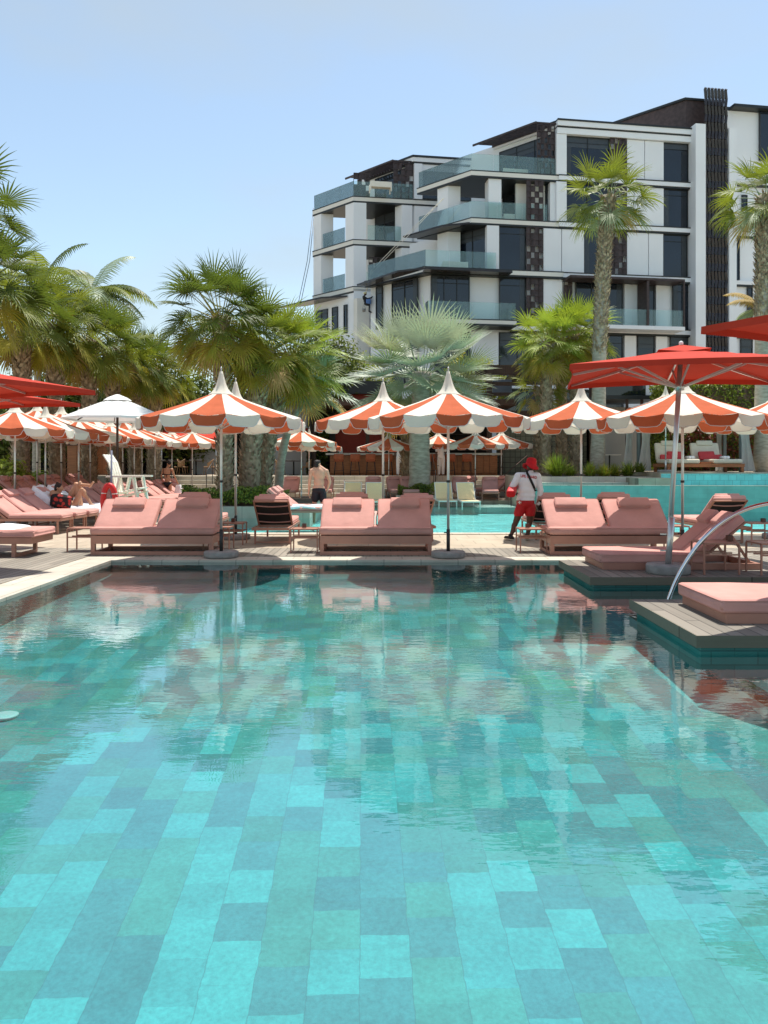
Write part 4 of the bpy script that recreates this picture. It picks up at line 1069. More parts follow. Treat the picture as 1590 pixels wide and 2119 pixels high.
ZR, Z5, Z4, Z3, Z2, Z1 = 24.15, 20.4, 17.37, 14.07, 10.55, 6.8
LV_ = [(Z5, ZR), (Z4, Z5), (Z3, Z4), (Z2, Z3), (Z1, Z2), (.9, Z1)]
def part(name, mb, m, par=None): return mb.build(name, M[m] if isinstance(m, str) else [M[q] for q in m], par or B)

# core volumes behind the facades
wl = MB()
S9 = 9.3
wl.prism([pt(0.02, .03, .3), pt(S9, 0, .3), pt(S9, 9, .3), pt(0.02, 9.5)], Z5 - .2, ZR - .35)
wl.prism([pt(0.02, .03, .3), pt(S9, 0, .3), pt(S9, 9, .3), pt(0.02, 9.5)], Z4 - .2, Z5 - .19)
wl.prism([pt(-4.3, .03, .3), pt(S9, 0, .3), pt(S9, 12, .3), pt(-4.3, 7.5)], Z3 - .2, Z4 - .19)
wl.prism([pt(-8.4, .03, .3), pt(S9, 0, .3), pt(S9, 12, .3), pt(-8.4, 5.5)], .9, Z3 - .19)
BS = (2.18 - P0.x) * RV.x + (54.57 - P0.y) * RV.y
bw = Vector((2.18, 54.57, 0)); bc = Vector((-2.17, 53.9, 0))
def bp(s, u): q = bc + RV * s + LV * u; return (q.x, q.y)
wl.prism([bp(4.42, .04), bp(12, .04), bp(12, 8), bp(4.42, 6)], Z3 - .2, 23.3)
wl.prism([bp(.05, .0), bp(10, 0), bp(10, 5), bp(.05, 4.3)], .9, Z3 - .19)
part('wall', wl, 'bwhite')

# slabs with pale fascia and dark reveal lines
def slab(poly, zt, th=.34, name='slab', dark=True):
    cx = sum(p[0] for p in poly) / len(poly); cy = sum(p[1] for p in poly) / len(poly)
    def grow(k): return [(cx + (x - cx) * k, cy + (y - cy) * k) for x, y in poly]
    b = MB(); b.prism(poly, zt - th, zt - .07); sl = part(name, b, 'bcream')
    if dark:
        b = MB(); b.prism(grow(1.004), zt - .069, zt); b.prism(grow(.998), zt - th - .12, zt - th - .003); part('slab_edge', b, 'bdark', sl)
    return sl
for z in (Z5, Z4):
    slab([pt(-5.79), pt(.1), pt(.1, 4.7), pt(-5.79, 4.7)], z)
slab([pt(-8.9, 0, -.2), pt(.3, 0, -.2), pt(.3, 5), pt(-8.9, 5.4)], Z3)
for z in (Z5, Z4, Z3): slab([bp(0, 0), bp(7.2, 0), bp(7.2, 4.4), bp(0, 4.4)], z)
slab([pt(-8.9, 0, -1.1), pt(sx(1058), 0, -1.1), pt(sx(1058), 0, .4), pt(-8.9, 0, .4)], Z2 + .12, .3)
# bands across the main front
for z in (Z5, Z4, Z3, Z2, Z1):
    b = MB(); s0 = {Z5: .05, Z4: .05, Z3: .3, Z2: sx(1058) + .02, Z1: -8.4}[z]
    b.box(s0, S9 - .05, -.12, .29, z - .34, z - .07, 0, MR); bd = part('floor_band', b, 'bwhite')
    b = MB(); b.box(s0, S9 - .05, -.14, .28, z - .069, z, 0, MR); b.box(s0, S9 - .05, -.06, .28, z - .46, z - .343, 0, MR); part('band_edge', b, 'bdark', bd)
# roof edge of the main block
b = MB(); b.box(-.1, S9 + .1, -.25, .6, ZR - .62, ZR - .30, 0, MR); b.box(-.1, S9 + .1, -.15, .3, ZR - 1.1, ZR - .72, 0, MR)
b.box(-5.2, 0, -.02, .5, ZR - .62, ZR - .30, 0, ML(0)); rf = part('parapet', b, 'bwhite')
b = MB(); b.box(-.12, S9 + .1, -.3, .6, ZR - .299, ZR - .19, 0, MR); b.box(-.1, S9 + .1, -.18, .4, ZR - .719, ZR - .621, 0, MR); b.box(-5.2, -.12, -.06, .5, ZR - .299, ZR - .19, 0, ML(0)); part('parapet_edge', b, 'bdark', rf)
b = MB(); b.prism([bp(4.2, -.1), bp(9.5, -.1), bp(9.5, 5), bp(4.2, 5)], 23.05, 23.35); part('parapet', b, 'bwhite')
b = MB(); b.prism([bp(4.15, -.15), bp(9.6, -.15), bp(9.6, 5), bp(4.15, 5)], 23.352, 23.5); b.prism([bp(4.3, -.05), bp(9.4, -.05), bp(9.4, 5), bp(4.3, 5)], 22.92, 23.04); part('roof_edge', b, 'bdark')

# bays
def win(s0, s1, z0, z1, Mx=MR, split=1, off=.16):
    b = MB(); b.box(s0, s1, off, off + .06, z0, z1, 0, Mx); w = part('window', b, 'bglass')
    b = MB(); t = .05; f = off - .05
    b.box(s0, s1, f, off - .001, z0, z0 + t, 0, Mx); b.box(s0, s1, f, off - .001, z1 - t, z1, 0, Mx)
    b.box(s0, s0 + t, f, off - .001, z0 + t, z1 - t, 0, Mx); b.box(s1 - t, s1, f, off - .001, z0 + t, z1 - t, 0, Mx)
    for k in range(1, split): q = s0 + (s1 - s0) * k / split; b.box(q - t / 2, q + t / 2, f, off - .001, z0 + t, z1 - t, 0, Mx)
    zt_ = z1 - (z1 - z0) * .16; b.box(s0 + t, s1 - t, f + .02, off - .001, zt_ - .02, zt_ + .02, 0, Mx)
    part('frame', b, 'bdark', w)
    q_ = R.random()
    if q_ < .55:
        b = MB(); b.box(s0 + t, s1 - t, off - .012, off - .0015, z1 - (z1 - z0) * (.14 + .25 * q_), z1 - t, 0, Mx); part('blind', b, R.choice(('blind', 'blind2')), w)
    if q_ > .4 and s1 - s0 > 1.2:
        b = MB(); c_ = s0 + t if q_ < .7 else s1 - t - .35; b.box(c_, c_ + .35, off - .010, off - .0012, z0 + t, z1 - t, 0, Mx); part('curtain', b, 'blind2', w)
    return w
def panel(s0, s1, z0, z1, Mx=MR):
    b = MB(); b.box(s0 + .025, s1 - .025, .02, .28, z0 + .02, z1 - .02, 0, Mx); return part('wall_panel', b, 'bwhite')
def screen(s0, s1, z0, z1, Mx=MR, off=-.05, m='bscreen', dens=.26):
    b = MB(); nx = max(2, round((s1 - s0) / dens)); nz = max(3, round((z1 - z0) / (dens * 1.5)))
    w = (s1 - s0) / nx; h = (z1 - z0) / nz
    for i in range(nx + 1): b.box(s0 + i * w - .018, s0 + i * w + .018, off, off + .06, z0, z1, 0, Mx)
    for j in range(nz + 1): b.box(s0, s1, off + .002, off + .055, z0 + j * h - .022, z0 + j * h + .022, 0, Mx)
    for i in range(nx):
        for j in range(nz):
            if (i + j) % 2 == 0 or R.random() < .45:
                a = .05 if (i % 2) else -.01
                vs = [(s0 + i * w + .02, off + .02 + a, z0 + j * h + .02), (s0 + (i + 1) * w - .02, off + .02 - a, z0 + j * h + .02), (s0 + (i + 1) * w - .02, off + .04 - a, z0 + (j + 1) * h - .02), (s0 + i * w + .02, off + .04 + a, z0 + (j + 1) * h - .02)]
                b.add(vs, [(0, 1, 2, 3)], 0, False, Mx)
    return part('screen', b, m)
def rail(pts, z, h_=1.05, n=None):
    for a, c in zip(pts, pts[1:]):
        a = Vector((a[0], a[1], 0)); c = Vector((c[0], c[1], 0)); L = (c - a).length; k = max(1, round(L / 1.6)); d = (c - a) / L
        b = MB()
        for i in range(k):
            p = a + d * (L * i / k + .01); q = a + d * (L * (i + 1) / k - .01)
            x = d; y = Vector((0, 0, 1)).cross(x); Mx = Matrix(((x.x, y.x, 0, p.x), (x.y, y.y, 0, p.y), (0, 0, 1, z), (0, 0, 0, 1)))
            b.box(0, (q - p).length, 0, .02, .005, h_, 0, Mx)
        part('glass_rail', b, 'brail')
# top floor front
W_ = [(1172, 1264, 'w', 2), (1264, 1297, 's', 0), (1297, 1335, 'p', 0), (1335, 1375, 'p', 0), (1375, 1427, 'w', 1)]
def bays(z0, z1, lst):
    for a, c, t, k in lst:
        s0, s1 = sx(a), sx(c)
        if t == 'w': win(s0, s1, z0, z1, MR, k)
        elif t == 'p': panel(s0, s1, z0, z1)
        elif t == 's': screen(s0, s1, z0, z1)
        elif t == 'c': 
            b = MB(); b.box(s0, s1, -.1, .29, z0, z1, 0, MR); part('pillar', b, 'bwhite')
g = .46
bays(Z5 + .01, ZR - 1.12, [(1151, 1172, 'c', 0)] + W_)
bays(Z4 + .01, Z5 - g, [(1151, 1172, 'c', 0), (1172, 1262, 'w', 2), (1264, 1297, 's', 0), (1297, 1313, 'p', 0), (1313, 1375, 'p', 0), (1375, 1426, 'w', 1)])
bays(Z3 + .01, Z4 - g, [(1034, 1090, 'w', 1), (1090, 1124, 's', 0), (1124, 1163, 'p', 0), (1163, 1210, 'p', 0), (1210, 1262, 'w', 1), (1264, 1297, 's', 0), (1297, 1343, 'p', 0), (1343, 1374, 'p', 0), (1374, 1425, 'w', 1)])
bays(Z2 + .01, Z3 - g, [(1035, 1090, 'w', 1), (1090, 1124, 's', 0), (1124, 1165, 'p', 0), (1168, 1184, 's', 0), (1194, 1291, 'w', 3), (1293, 1320, 'p', 0), (1325, 1357, 'w', 1), (1358, 1382, 'p', 0), (1395, 1432, 'w', 1)])
bays(Z1 + .01, Z2 - g, [(974, 1033, 'p', 0), (1035, 1110, 'w', 2), (1112, 1160, 'p', 0), (1162, 1291, 'w', 3), (1293, 1318, 'p', 0), (1322, 1357, 'w', 1), (1358, 1382, 'p', 0), (1390, 1432, 'w', 1)])
bays(1.3, Z1 - g, [(974, 1033, 'p', 0), (1035, 1110, 'w', 2), (1112, 1160, 'p', 0), (1162, 1291, 'w', 3), (1293, 1390, 'p', 0), (1390, 1432, 'w', 1)])
# big white fin beside the lattice and the lattice tower
b = MB(); b.box(sx(1427) + .02, sx(1448), -.75, .3, .9, ZR - .1, 0, MR); part('fin', b, 'bwhite')
b = MB(); b.box(sx(1499), sx(1514), -.6, .6, .9, ZR - .15, 0, MR); part('fin', b, 'bwhite')
b = MB(); s0, s1 = sx(1448) + .05, sx(1498); n = 7
for i in range(n):
    s_ = s0 + (s1 - s0) * (i + .5) / n; zz = 1.2; k = 0; z_top = 26.6
    while zz < z_top:
        za, zb = zz, min(z_top, zz + .55); a, c = (-.50, -.40) if k % 2 == 0 else (-.40, -.50)
        b.bar(MR @ Vector((s_ + (.06 if k % 2 else -.06), a, za)), MR @ Vector((s_ + (-.06 if k % 2 else .06), c, zb)), .115, .16, 0, tuple(RV)); zz = zb; k += 1
part('lattice', b, 'lattice')
b = MB(); b.box(s0, s1, .0, .25, 1, 23.2, 0, MR)
part('lattice_backing', b, 'bwhite')
# dark plant room on the roof, sloping away to the left
b = MB(); b.prism([pt(S9 - .1, 0, .4), pt(S9 + 2.6, 0, .4), pt(S9 + 2.6, 9, .4), pt(S9 - .1, 9, .4)], ZR - .3, 26.1); part('plant_room', b, 'bscreen')
b = MB(); b.prism([pt(S9 - .2, 0, .3), pt(S9 + 2.8, 0, .3), pt(S9 + 2.8, 9.2, .3), pt(S9 - .2, 9.2, .3)], 26.102, 26.25); part('roof_edge', b, 'bdark')
# right wing
b = MB(); b.box(sx(1500), sx(1680), .35, 8, .9, 25.6, 0, MR); b.box(sx(1500) , sx(1700), .20, .349, 20.9, 21.4, 0, MR); part('wall', b, 'bwhite')
b = MB(); b.box(sx(1515), sx(1700), -.3, 8, 25.61, 25.8, 0, MR); part('roof_edge', b, 'bdark')
b = MB(); b.box(sx(1577), sx(1700), .10, .34, 22.3, 25.6, 0, MR); part('window', b, 'bglass')
b = MB(); b.prism([pt(sx(1512), 3), pt(sx(1800), 3), pt(sx(1800), 9), pt(sx(1512), 9)], 25.81, 26.9); part('plant_room', b, mat('blue_grey_cladding', (.03, .045, .06), .4)) if False else part('plant_room', b, 'bdark')
for z0, z1, l in [(Z5 - .1, 20.9, []), (Z4, Z5 - .5, [(1541, 1552), (1600, 1640)]), (Z3, Z4 - g, [(1516, 1536), (1600, 1650)]), (Z2, Z3 - g, [(1552, 1563), (1610, 1640)]), (Z1, Z2 - g, [(1538, 1563)]), (1.3, Z1 - g, [(1538, 1563)])]:
    for a, c in l: win(sx(a), sx(c), z0 + .02, z1, MR, 1, .27)
for z in (Z5 + .5, Z4, Z3, Z2, Z1):
    b = MB(); b.box(sx(1515), sx(1690), .12, .345, z - .30, z - .05, 0, MR); bd = part('floor_band', b, 'bwhite'); b = MB(); b.box(sx(1515), sx(1690), .14, .34, z - .42, z - .302, 0, MR); part('band_edge', b, 'bdark', bd)
# wing C terraces: pillars, recessed windows, rails
def pillar(s, z0, z1, u=0, w=.85, Mx=MR):
    b = MB(); b.box(s - w / 2, s + w / 2, .12 + u, .12 + u + w, z0, z1, 0, Mx); part('pillar', b, 'bwhite')
C5 = [pt(-5.74, 4.6), pt(-5.74, .04), pt(-.02, 0, .04)]
rail(C5, Z5); rail([pt(-5.74, 4.6), pt(-5.74, .04), pt(-.7, 0, .04)], Z4)
pillar(sx(1026), Z4, Z5 - g); pillar(sx(1148), Z4, Z5 - g, 0, .5)
for za, zb in ((Z4, Z5 - g), (Z3, Z4 - g)):
    b = MB(); b.prism([pt(-5.6, 2.2), pt(-4.75, 2.2), pt(-4.75, 3.1), pt(-5.6, 3.1)], za, zb); part('pillar', b, 'bwhite')
win(-4.3, -.4, Z4 + .02, Z5 - g, ML(-.02), 3, -.06)
win(-4.6, -.3, Z5 + .02, ZR - 1.0, ML(0.0), 3, -.06)
screen(sx(1090), sx(1124), Z4 + .02, Z5 - g)
b = MB(); b.prism([pt(-2.6, 0, .7), pt(.0, 0, .7), pt(.0, 0, .9), pt(-2.6, 0, .9)], Z4, Z5 - g); part('wall', b, 'bcream')
win(-4.4, -.3, Z3 + .02, Z4 - g, ML(-4.32), 3, -.06)
pillar(sx(1021), Z3, Z4 - g, -.1, .8)
rail([pt(-8.82, 5.2), pt(-8.82, 0, -.15), pt(-4.2, 0, -.15)], Z3)
# pergola roofs
def pergola(s0, s1, u1, z, f):
    b = MB()
    for k in range(int(u1 / .28)):
        a = f(s0, k * .28 + .05); c = f(s1, k * .28 + .05); b.bar((a[0], a[1], z), (c[0], c[1], z), .05, .10)
    for s_ in (s0, s1):
        a = f(s_, 0); c = f(s_, u1); b.bar((a[0], a[1], z), (c[0], c[1], z), .08, .13)
    part('pergola', b, 'bscreen')
pergola(-1.45, -.05, 5.2, ZR - .42, lambda s, u: pt(s, u, .02))
screen(sx(1113), sx(1149), Z5 + .02, ZR - .55, MR, .05)
pergola(2.85, 4.3, 5.0, 23.05, bp)
MB_ = Matrix(((RV.x, -NV.x, 0, bc.x), (RV.y, -NV.y, 0, bc.y), (0, 0, 1, 0), (0, 0, 0, 1)))
screen(2.9, 4.3, Z5 + .02, 22.9, MB_, .05)
win(4.95, 8.5, Z5 + .02, 22.4, MB_, 2, -.06)
b = MB(); b.box(4.36, 4.94, -.1, .3, Z5, 22.9, 0, MB_); part('pillar', b, 'bwhite')
MBL = Matrix(((-LV.x, 0, 0, bp(4.4, 0)[0]), (-LV.y, 0, 0, bp(4.4, 0)[1]), (0, 0, 1, 0), (0, 0, 0, 1)))
yv = Vector((0, 0, 1)).cross(-LV); MBL[0][1] = yv.x; MBL[1][1] = yv.y
for za, zb in ((Z5, 22.8), (Z4, Z5 - g), (Z3, Z4 - g)):
    win(-3.9, -.9, za + .02, zb, MBL, 3, -.08)
    if za < Z5:
        for (s_, u_) in ((.04, .0), (.04, 3.5)):
            b = MB(); b.prism([bp(s_, u_), bp(s_ + .9, u_), bp(s_ + .9, u_ + .85), bp(s_, u_ + .85)], za, zb); part('pillar', b, 'bwhite')
        b = MB(); b.prism([bp(3.5, .02), bp(4.25, .02), bp(4.25, .7), bp(3.5, .7)], za, zb); part('pillar', b, 'bwhite')
        win(5.2, 8.5, za + .02, zb, MB_, 2, .1)
rail([bp(.05, 4.3), bp(.05, .05), bp(4.3, .05)], Z5); rail([bp(.1, 3.4), bp(.1, 1.0)], Z4); rail([bp(.1, 3.4), bp(.1, 1.0)], Z3)
rail([bp(1.1, .1), bp(3.5, .1)], Z4); rail([bp(.9, .1), bp(2.2, .1)], Z3)
screen(1.2, 2.3, Z3 + .02, Z3 + 2.2, MB_, .5)
screen(.05, 1.2, Z5 + .02, Z5 + 2.1, Matrix.Translation(Vector((bp(1.1, 1.6)[0], bp(1.1, 1.6)[1], 0))) @ Matrix.Rotation(AN, 4, 'Z'), 0, 'bscreen', .3)
# sunshades under the terrace edges
def shade(poly, z):
    b = MB(); b.prism(poly, z - .14, z - .02); part('sunshade', b, 'lattice')
shade([pt(-9.0, 0, -1.1), pt(sx(1050), 0, -1.1), pt(sx(1050), 0, -.21), pt(-9.0, 0, -.21)], Z3 - .28)
shade([pt(-9.9, 1.2, -1.0), pt(-9.0, 0, -1.1), pt(-9.0, 5.0), pt(-9.7, 5.0)], Z3 - .281)
shade([pt(-6.9, 1.0), pt(-5.9, 0), pt(-5.9, 4.5), pt(-6.9, 4.5)], Z4 - .3)
shade([bp(-1.3, 1.5), bp(-.05, .5), bp(-.05, 5), bp(-1.3, 6.5)], Z3 - .55)
# lower storeys on the left
for a, c in ((-1.0, -.25), (-1.9, -1.5), (-3.0, -2.4)): pass
Mc = ML(-8.42)
win(-3.4, -1.1, Z2 + .15, Z3 - .5, Mc, 2, -.05) ; win(-4.9, -4.3, Z2 + .15, Z3 - .5, Mc, 1, -.05)
win(sx(893), sx(973), Z2 + .14, Z3 - .5, MR, 3, .1)
for z0_, z1_ in ((Z1, Z2 - .5),): win(-3.4, -1.1, z0_, z1_, Mc, 2, -.05); win(sx(900), sx(972), z0_, z1_, MR, 3, .1)
rail([pt(-8.85, 0, -.2), pt(-8.85, 0, -1.05), pt(sx(1057), 0, -1.05), pt(sx(1057), 0, -.1)], Z2 + .12)
b = MB(); b.prism([bp(.05, -.35), bp(.9, -.35), bp(.9, .02), bp(.05, .02)], 5, Z3 - .9); part('pillar', b, 'bcream')
MB0 = Matrix(((-LV.x, yv.x, 0, bc.x), (-LV.y, yv.y, 0, bc.y), (0, 0, 1, 0), (0, 0, 0, 1)))
for a, c, k in ((-.95, -.6, 1), (-2.2, -1.6, 1), (-4.0, -2.7, 2)): win(a, c, Z2 + .3, Z3 - 1.2, MB0, k, -.0)
b = MB(); b.prism([bp(-.03, -.03), bp(1.2, -.03), bp(1.2, 4.4), bp(-.03, 4.4)], Z2 - .3, Z2 - .1); part('floor_band', b, 'bwhite')
# loggia frame on the second floor
b = MB(); s0, s1 = sx(1291), sx(1395)
b.box(sx(1165), s1 + .05, -1.3, -.02, Z3 - .62, Z3 - .47, 0, MR); b.box(s1 - .05, s1 + .05, -1.3, -1.2, Z2, Z3 - .63, 0, MR); b.box(sx(1320), sx(1325), -1.25, -.02, Z2, Z3 - .63, 0, MR); part('balcony_frame', b, 'bscreen')
b = MB(); b.box(sx(1165), s1 + .05, -1.3, -.15, Z2 - .28, Z2 - .04, 0, MR); part('slab', b, 'bwhite')
q = [MR @ Vector((sx(1190), -1.2, 0)), MR @ Vector((s1 - .06, -1.2, 0))]; rail([(p.x, p.y) for p in q], Z2 - .03)

# furniture on the balconies, seen through the glass
def balcony_bench(s, off, z, w, lab):
    o = thing('outdoor_sofa', lab, 'sofa', tuple(pt(s, 0, off)) + (z,), AN, 'white outdoor sofas on the balconies')
    b = MB(); b.box(0, w, 0, .06, .25, .62); b.box(0, .06, .06, .7, .25, .5); b.box(w - .06, w, .06, .7, .25, .5); b.build('frame', M['gwhite'], o)
    b = MB(); b.rbox((w / 2, .42, .42), (w - .14, .66, .16), .05, 2); b.build('cushion', M['cushion'], o)
    for xx in (0, w - .07):
        for yy in (0, .62):
            b = MB(); b.box(xx, xx + .07, yy, yy + .07, 0, .248); b.build('leg', M['gwhite'], o)
balcony_bench(sx(1042, 1), 1.0, Z5, 1.7, 'white outdoor sofa on the top right terrace of the building')
balcony_bench(sx(1042, 1), .9, Z4 + .01, 1.6, 'white outdoor sofa on the second highest right terrace of the building')
balcony_bench(sx(915, 1), .8, Z3 + .01, 1.7, 'white outdoor sofa on the third terrace from the top, above the wide window')
balcony_bench(sx(765, 5), 4.6, Z5 + .01, 1.5, 'white outdoor sofa on the top left terrace of the building')
# abseiling ropes
for k, w in ((0, 'left'), (.25, 'right')):
    b = MB(); b.tube([(X(650 + k * 10, 58), 57.6, Z(430, 57.6)), (X(636 + k * 20, 56), 56, Z(540, 56)), (X(617 + k * 20, 55), 55, Z(630, 55))], .022, 5)
    tag(b.build('rope', M['dark']), 'dark rope hanging off the left corner of the apartment building, the %s one of two' % w, 'rope')
for k, w in ((0, 'upper'), (.35, 'lower')):
    b = MB(); b.tube([(X(913 + k * 4, 51.5), 49.6, Z(410, 49.6)), (X(840, 52), 51.5, Z(486 + k * 18, 51.5)), (X(768, 52.3), 52.3, Z(560 + k * 18, 52.3)), (X(757 + k * 4, 52.6), 52.6, Z(606, 52.6))], .018, 5)
    tag(b.build('rope', M['gwhite']), 'thin pale rope slanting down to the rope access worker, the %s one of two' % w, 'rope')
# =================================================================== planting
def fan_frond(b, base, az, el, Lp, Rf, n, mi, r, droop=.5, spread=2.35, stem=None, wind=0.0, fold=.25, wf=.42):
    d = Vector((math.cos(az) * math.cos(el), math.sin(az) * math.cos(el), math.sin(el)))
    pts = []; p = Vector(base); q = d.copy()
    for k in range(5):
        pts.append(p.copy()); p = p + q * (Lp / 4); q.z -= .10 * droop * (1.2 - abs(el) / 1.6); q.x += wind * .04; q.normalize()
    b.tube(pts, [.022, .018, .015, .012, .010], 4, stem if stem is not None else mi, False)
    hub = pts[-1]; ax = q
    side = ax.cross(Vector((0, 0, 1)))
    if side.length < .1: side = Vector((1, 0, 0))
    side.normalize(); side = (Matrix.Rotation(r.uniform(-.5, .5), 3, ax) @ side); nrm = side.cross(ax)
    dphi = 2 * spread / (n - 1)
    for i in range(n):
        ph = -spread + dphi * i
        L = Rf * (.62 + .38 * math.cos(ph * .62)) * r.uniform(.9, 1.08)
        dr = (ax * math.cos(ph) + side * math.sin(ph) + nrm * (.18 + .22 * (abs(ph) / spread))).normalized()
        w0 = L * .42 * dphi * wf
        acr = dr.cross(nrm).normalized()
        up = acr.cross(dr)
        P = []
        pp = hub.copy(); dd = dr.copy(); g = droop * r.uniform(.6, 1.5)
        ts = (0, .22, .48, .74, 1.0); W = (.12, .62, 1.0, .55, .03)
        for k in range(5):
            if k:
                seg = L * (ts[k] - ts[k - 1]); dd.z -= g * .36 * (k / 4) ** 1.6; dd.x += wind * .10 * (k / 4); dd.normalize(); pp = pp + dd * seg
            w = w0 * W[k]
            P += [pp - acr * w, pp + up * (w * fold * 2.2), pp + acr * w]
        fs = []
        for k in range(4):
            o_ = k * 3; fs += [(o_, o_ + 1, o_ + 4, o_ + 3), (o_ + 1, o_ + 2, o_ + 5, o_ + 4)]
        b.add(P, fs, mi, True)

def boots(b, pos, rad, z0, z1, n, r, mi=1, L=.22, out=.09, big=1.0):
    for i in range(n):
        t = (i + .5) / n; z = z0 + (z1 - z0) * t; a = i * 2.39996 + r.uniform(-.15, .15)
        rr = rad(t) * .98; c, s_ = math.cos(a), math.sin(a); ta = Vector((-s_, c, 0)); ou = Vector((c, s_, 0))
        w = .058 * big * r.uniform(.75, 1.2); l = L * r.uniform(.7, 1.3); tilt = ta * r.choice((-1, 1)) * .06 * big
        p0 = Vector(pos(t)) + ou * rr; p0.z = z
        p1 = p0 + ou * out * .55 + Vector((0, 0, l * .6)) + tilt; p2 = p0 + ou * out * r.uniform(.8, 1.5) + Vector((0, 0, l)) + tilt * 1.6
        b.add([p0 - ta * w, p0 + ta * w, p1 + ta * w * .7, p1 - ta * w * .7, p2 + ta * w * .28, p2 - ta * w * .28, p0 - ta * w * .6 - ou * .05, p0 + ta * w * .6 - ou * .05, p1 - ou * .03],
              [(0, 1, 2, 3), (3, 2, 4, 5), (1, 7, 8, 2), (6, 0, 3, 8), (3, 5, 4, 2)], mi, False)

def fan_palm(label, x, y, zb, zc, r_, n=36, Lp=1.0, Rf=1.0, nl=26, mats=('lf_dk', 'lf_gr', 'lf_ye', 'lf_br'), trunk_r=.22, boot=True, lean=0, seed=1, droop=.55, elmin=-.95, cut=(.40, .68, .90), wind=0, bootz=None, name='fan_palm', spread=2.35, tm='trunk', elmax=1.35, group='palms with fan leaves', bb=1.0, wf=.42):
    r = random.Random(seed); o = thing(name, label, 'palm', (x, y, zb), 0, group); H = zc - zb
    b = MB(); N = 14; pts = []; rs = []
    pos = lambda t: (lean * t * t, 0, H * t)
    for k in range(N + 1):
        t = k / N; pts.append((lean * t * t + .02 * math.sin(t * 9), .02 * math.cos(t * 7), H * t)); rs.append(trunk_r * (1.18 - .30 * t + (.25 * max(0, t - .8) * 5 * .4)) * (1 + .05 * math.sin(k * 2.3)))
    b.tube(pts, rs, 14, 0)
    if boot:
        z0 = 0 if bootz is None else bootz * H
        nb = int(26 * bb * (H - z0) / (.2)) // 4
        boots(b, lambda t: pos(z0 / H + t * (1 - z0 / H)), lambda t: trunk_r * 1.0, z0, H - .1, min(620, max(80, nb * 3)), r, 1, .24, .10, 1.1)
    b.build('trunk', [M[tm], M['boot']], o)
    b = MB(); top = Vector(pts[-1])
    for i in range(n):
        t = (i + .5) / n
        el = elmax + (elmin - elmax) * t ** .82 + r.uniform(-.16, .16)
        az = i * 2.39996 + r.uniform(-.25, .25)
        mi = 0 if t < cut[0] else 1 if t < cut[1] else 2 if t < cut[2] else 3
        if r.random() < .18: mi = max(0, min(3, mi + r.choice((-1, 1))))
        if t > .965: mi = 3
        base = top + Vector((math.cos(az) * trunk_r * .7, math.sin(az) * trunk_r * .7, -.35 * t))
        fan_frond(b, base, az, el, Lp * r.uniform(.8, 1.15) * (1 if t < .85 else .8), Rf * r.uniform(.85, 1.12) * r_, nl, mi, r, droop * (1 + .7 * t), spread, 2 if mi < 2 else mi, wind, .25, wf)
    b.build('crown', [M[q] for q in mats], o)
    return o

def feather_palm(label, x, y, zb, zc, n, L, seed, lean=0, mats=('lf_dk', 'lf_s2', 'lf_gr'), tr=.16, dirs=None):
    r = random.Random(seed); o = thing('feather_palm', label, 'palm', (x, y, zb), 0, 'palms with feather leaves'); H = zc - zb
    b = MB(); pts = [(lean * (k / 10) ** 2, 0, H * k / 10) for k in range(11)]; b.tube(pts, [tr * (1.25 - .45 * k / 10) for k in range(11)], 10)
    for k in range(int(H / .18)): 
        t = k * .18 / H; b.lathe([(tr * (1.27 - .45 * t), 0), (tr * (1.31 - .45 * t), .02), (tr * (1.27 - .45 * t), .04)], 10, (lean * t * t, 0, t * H))
    b.build('trunk', M['gtrunk'], o)
    b = MB(); top = Vector(pts[-1])
    for i in range(n):
        az = i * 2.39996 + r.uniform(-.2, .2); el = 1.25 - 1.7 * (i + .5) / n + r.uniform(-.1, .1)
        if dirs and i < len(dirs): az, el = dirs[i]
        d = Vector((math.cos(az) * math.cos(el), math.sin(az) * math.cos(el), math.sin(el))); p = top.copy(); ra = [p.copy()]
        l = L * r.uniform(.85, 1.1); mi = i % len(mats); ds = [d.copy()]
        for k in range(16): d.z -= .085 * (.6 + k / 16); d.normalize(); p = p + d * l / 16; ra.append(p.copy()); ds.append(d.copy())
        b.tube(ra, [.03 * (1 - k / 18) for k in range(17)], 5, mi, False)
        for k in range(2, 17):
          for h2 in (0, .5):
            for s in (-1, 1):
                dd = ds[k]; sd = dd.cross(Vector((0, 0, 1))).normalized() * s; ll = l * .30 * math.sin(PI * min(1, (k + h2) / 17 * .8 + .22)) * r.uniform(.85, 1.1)
                q = (dd * .55 + sd + Vector((0, 0, -.12))).normalized(); w = .042
                c0 = ra[k] + dd * (l / 16) * h2; c1 = c0 + q * ll * .5 + Vector((0, 0, -.05 * ll)); c2 = c0 + q * ll * .95 + Vector((0, 0, -.42 * ll))
                b.add([c0 - dd * w, c0 + dd * w, c1 + dd * w, c1 - dd * w, c2], [(0, 1, 2, 3), (3, 2, 4)], mi, False)
    b.build('crown', [M[q] for q in mats], o); return o

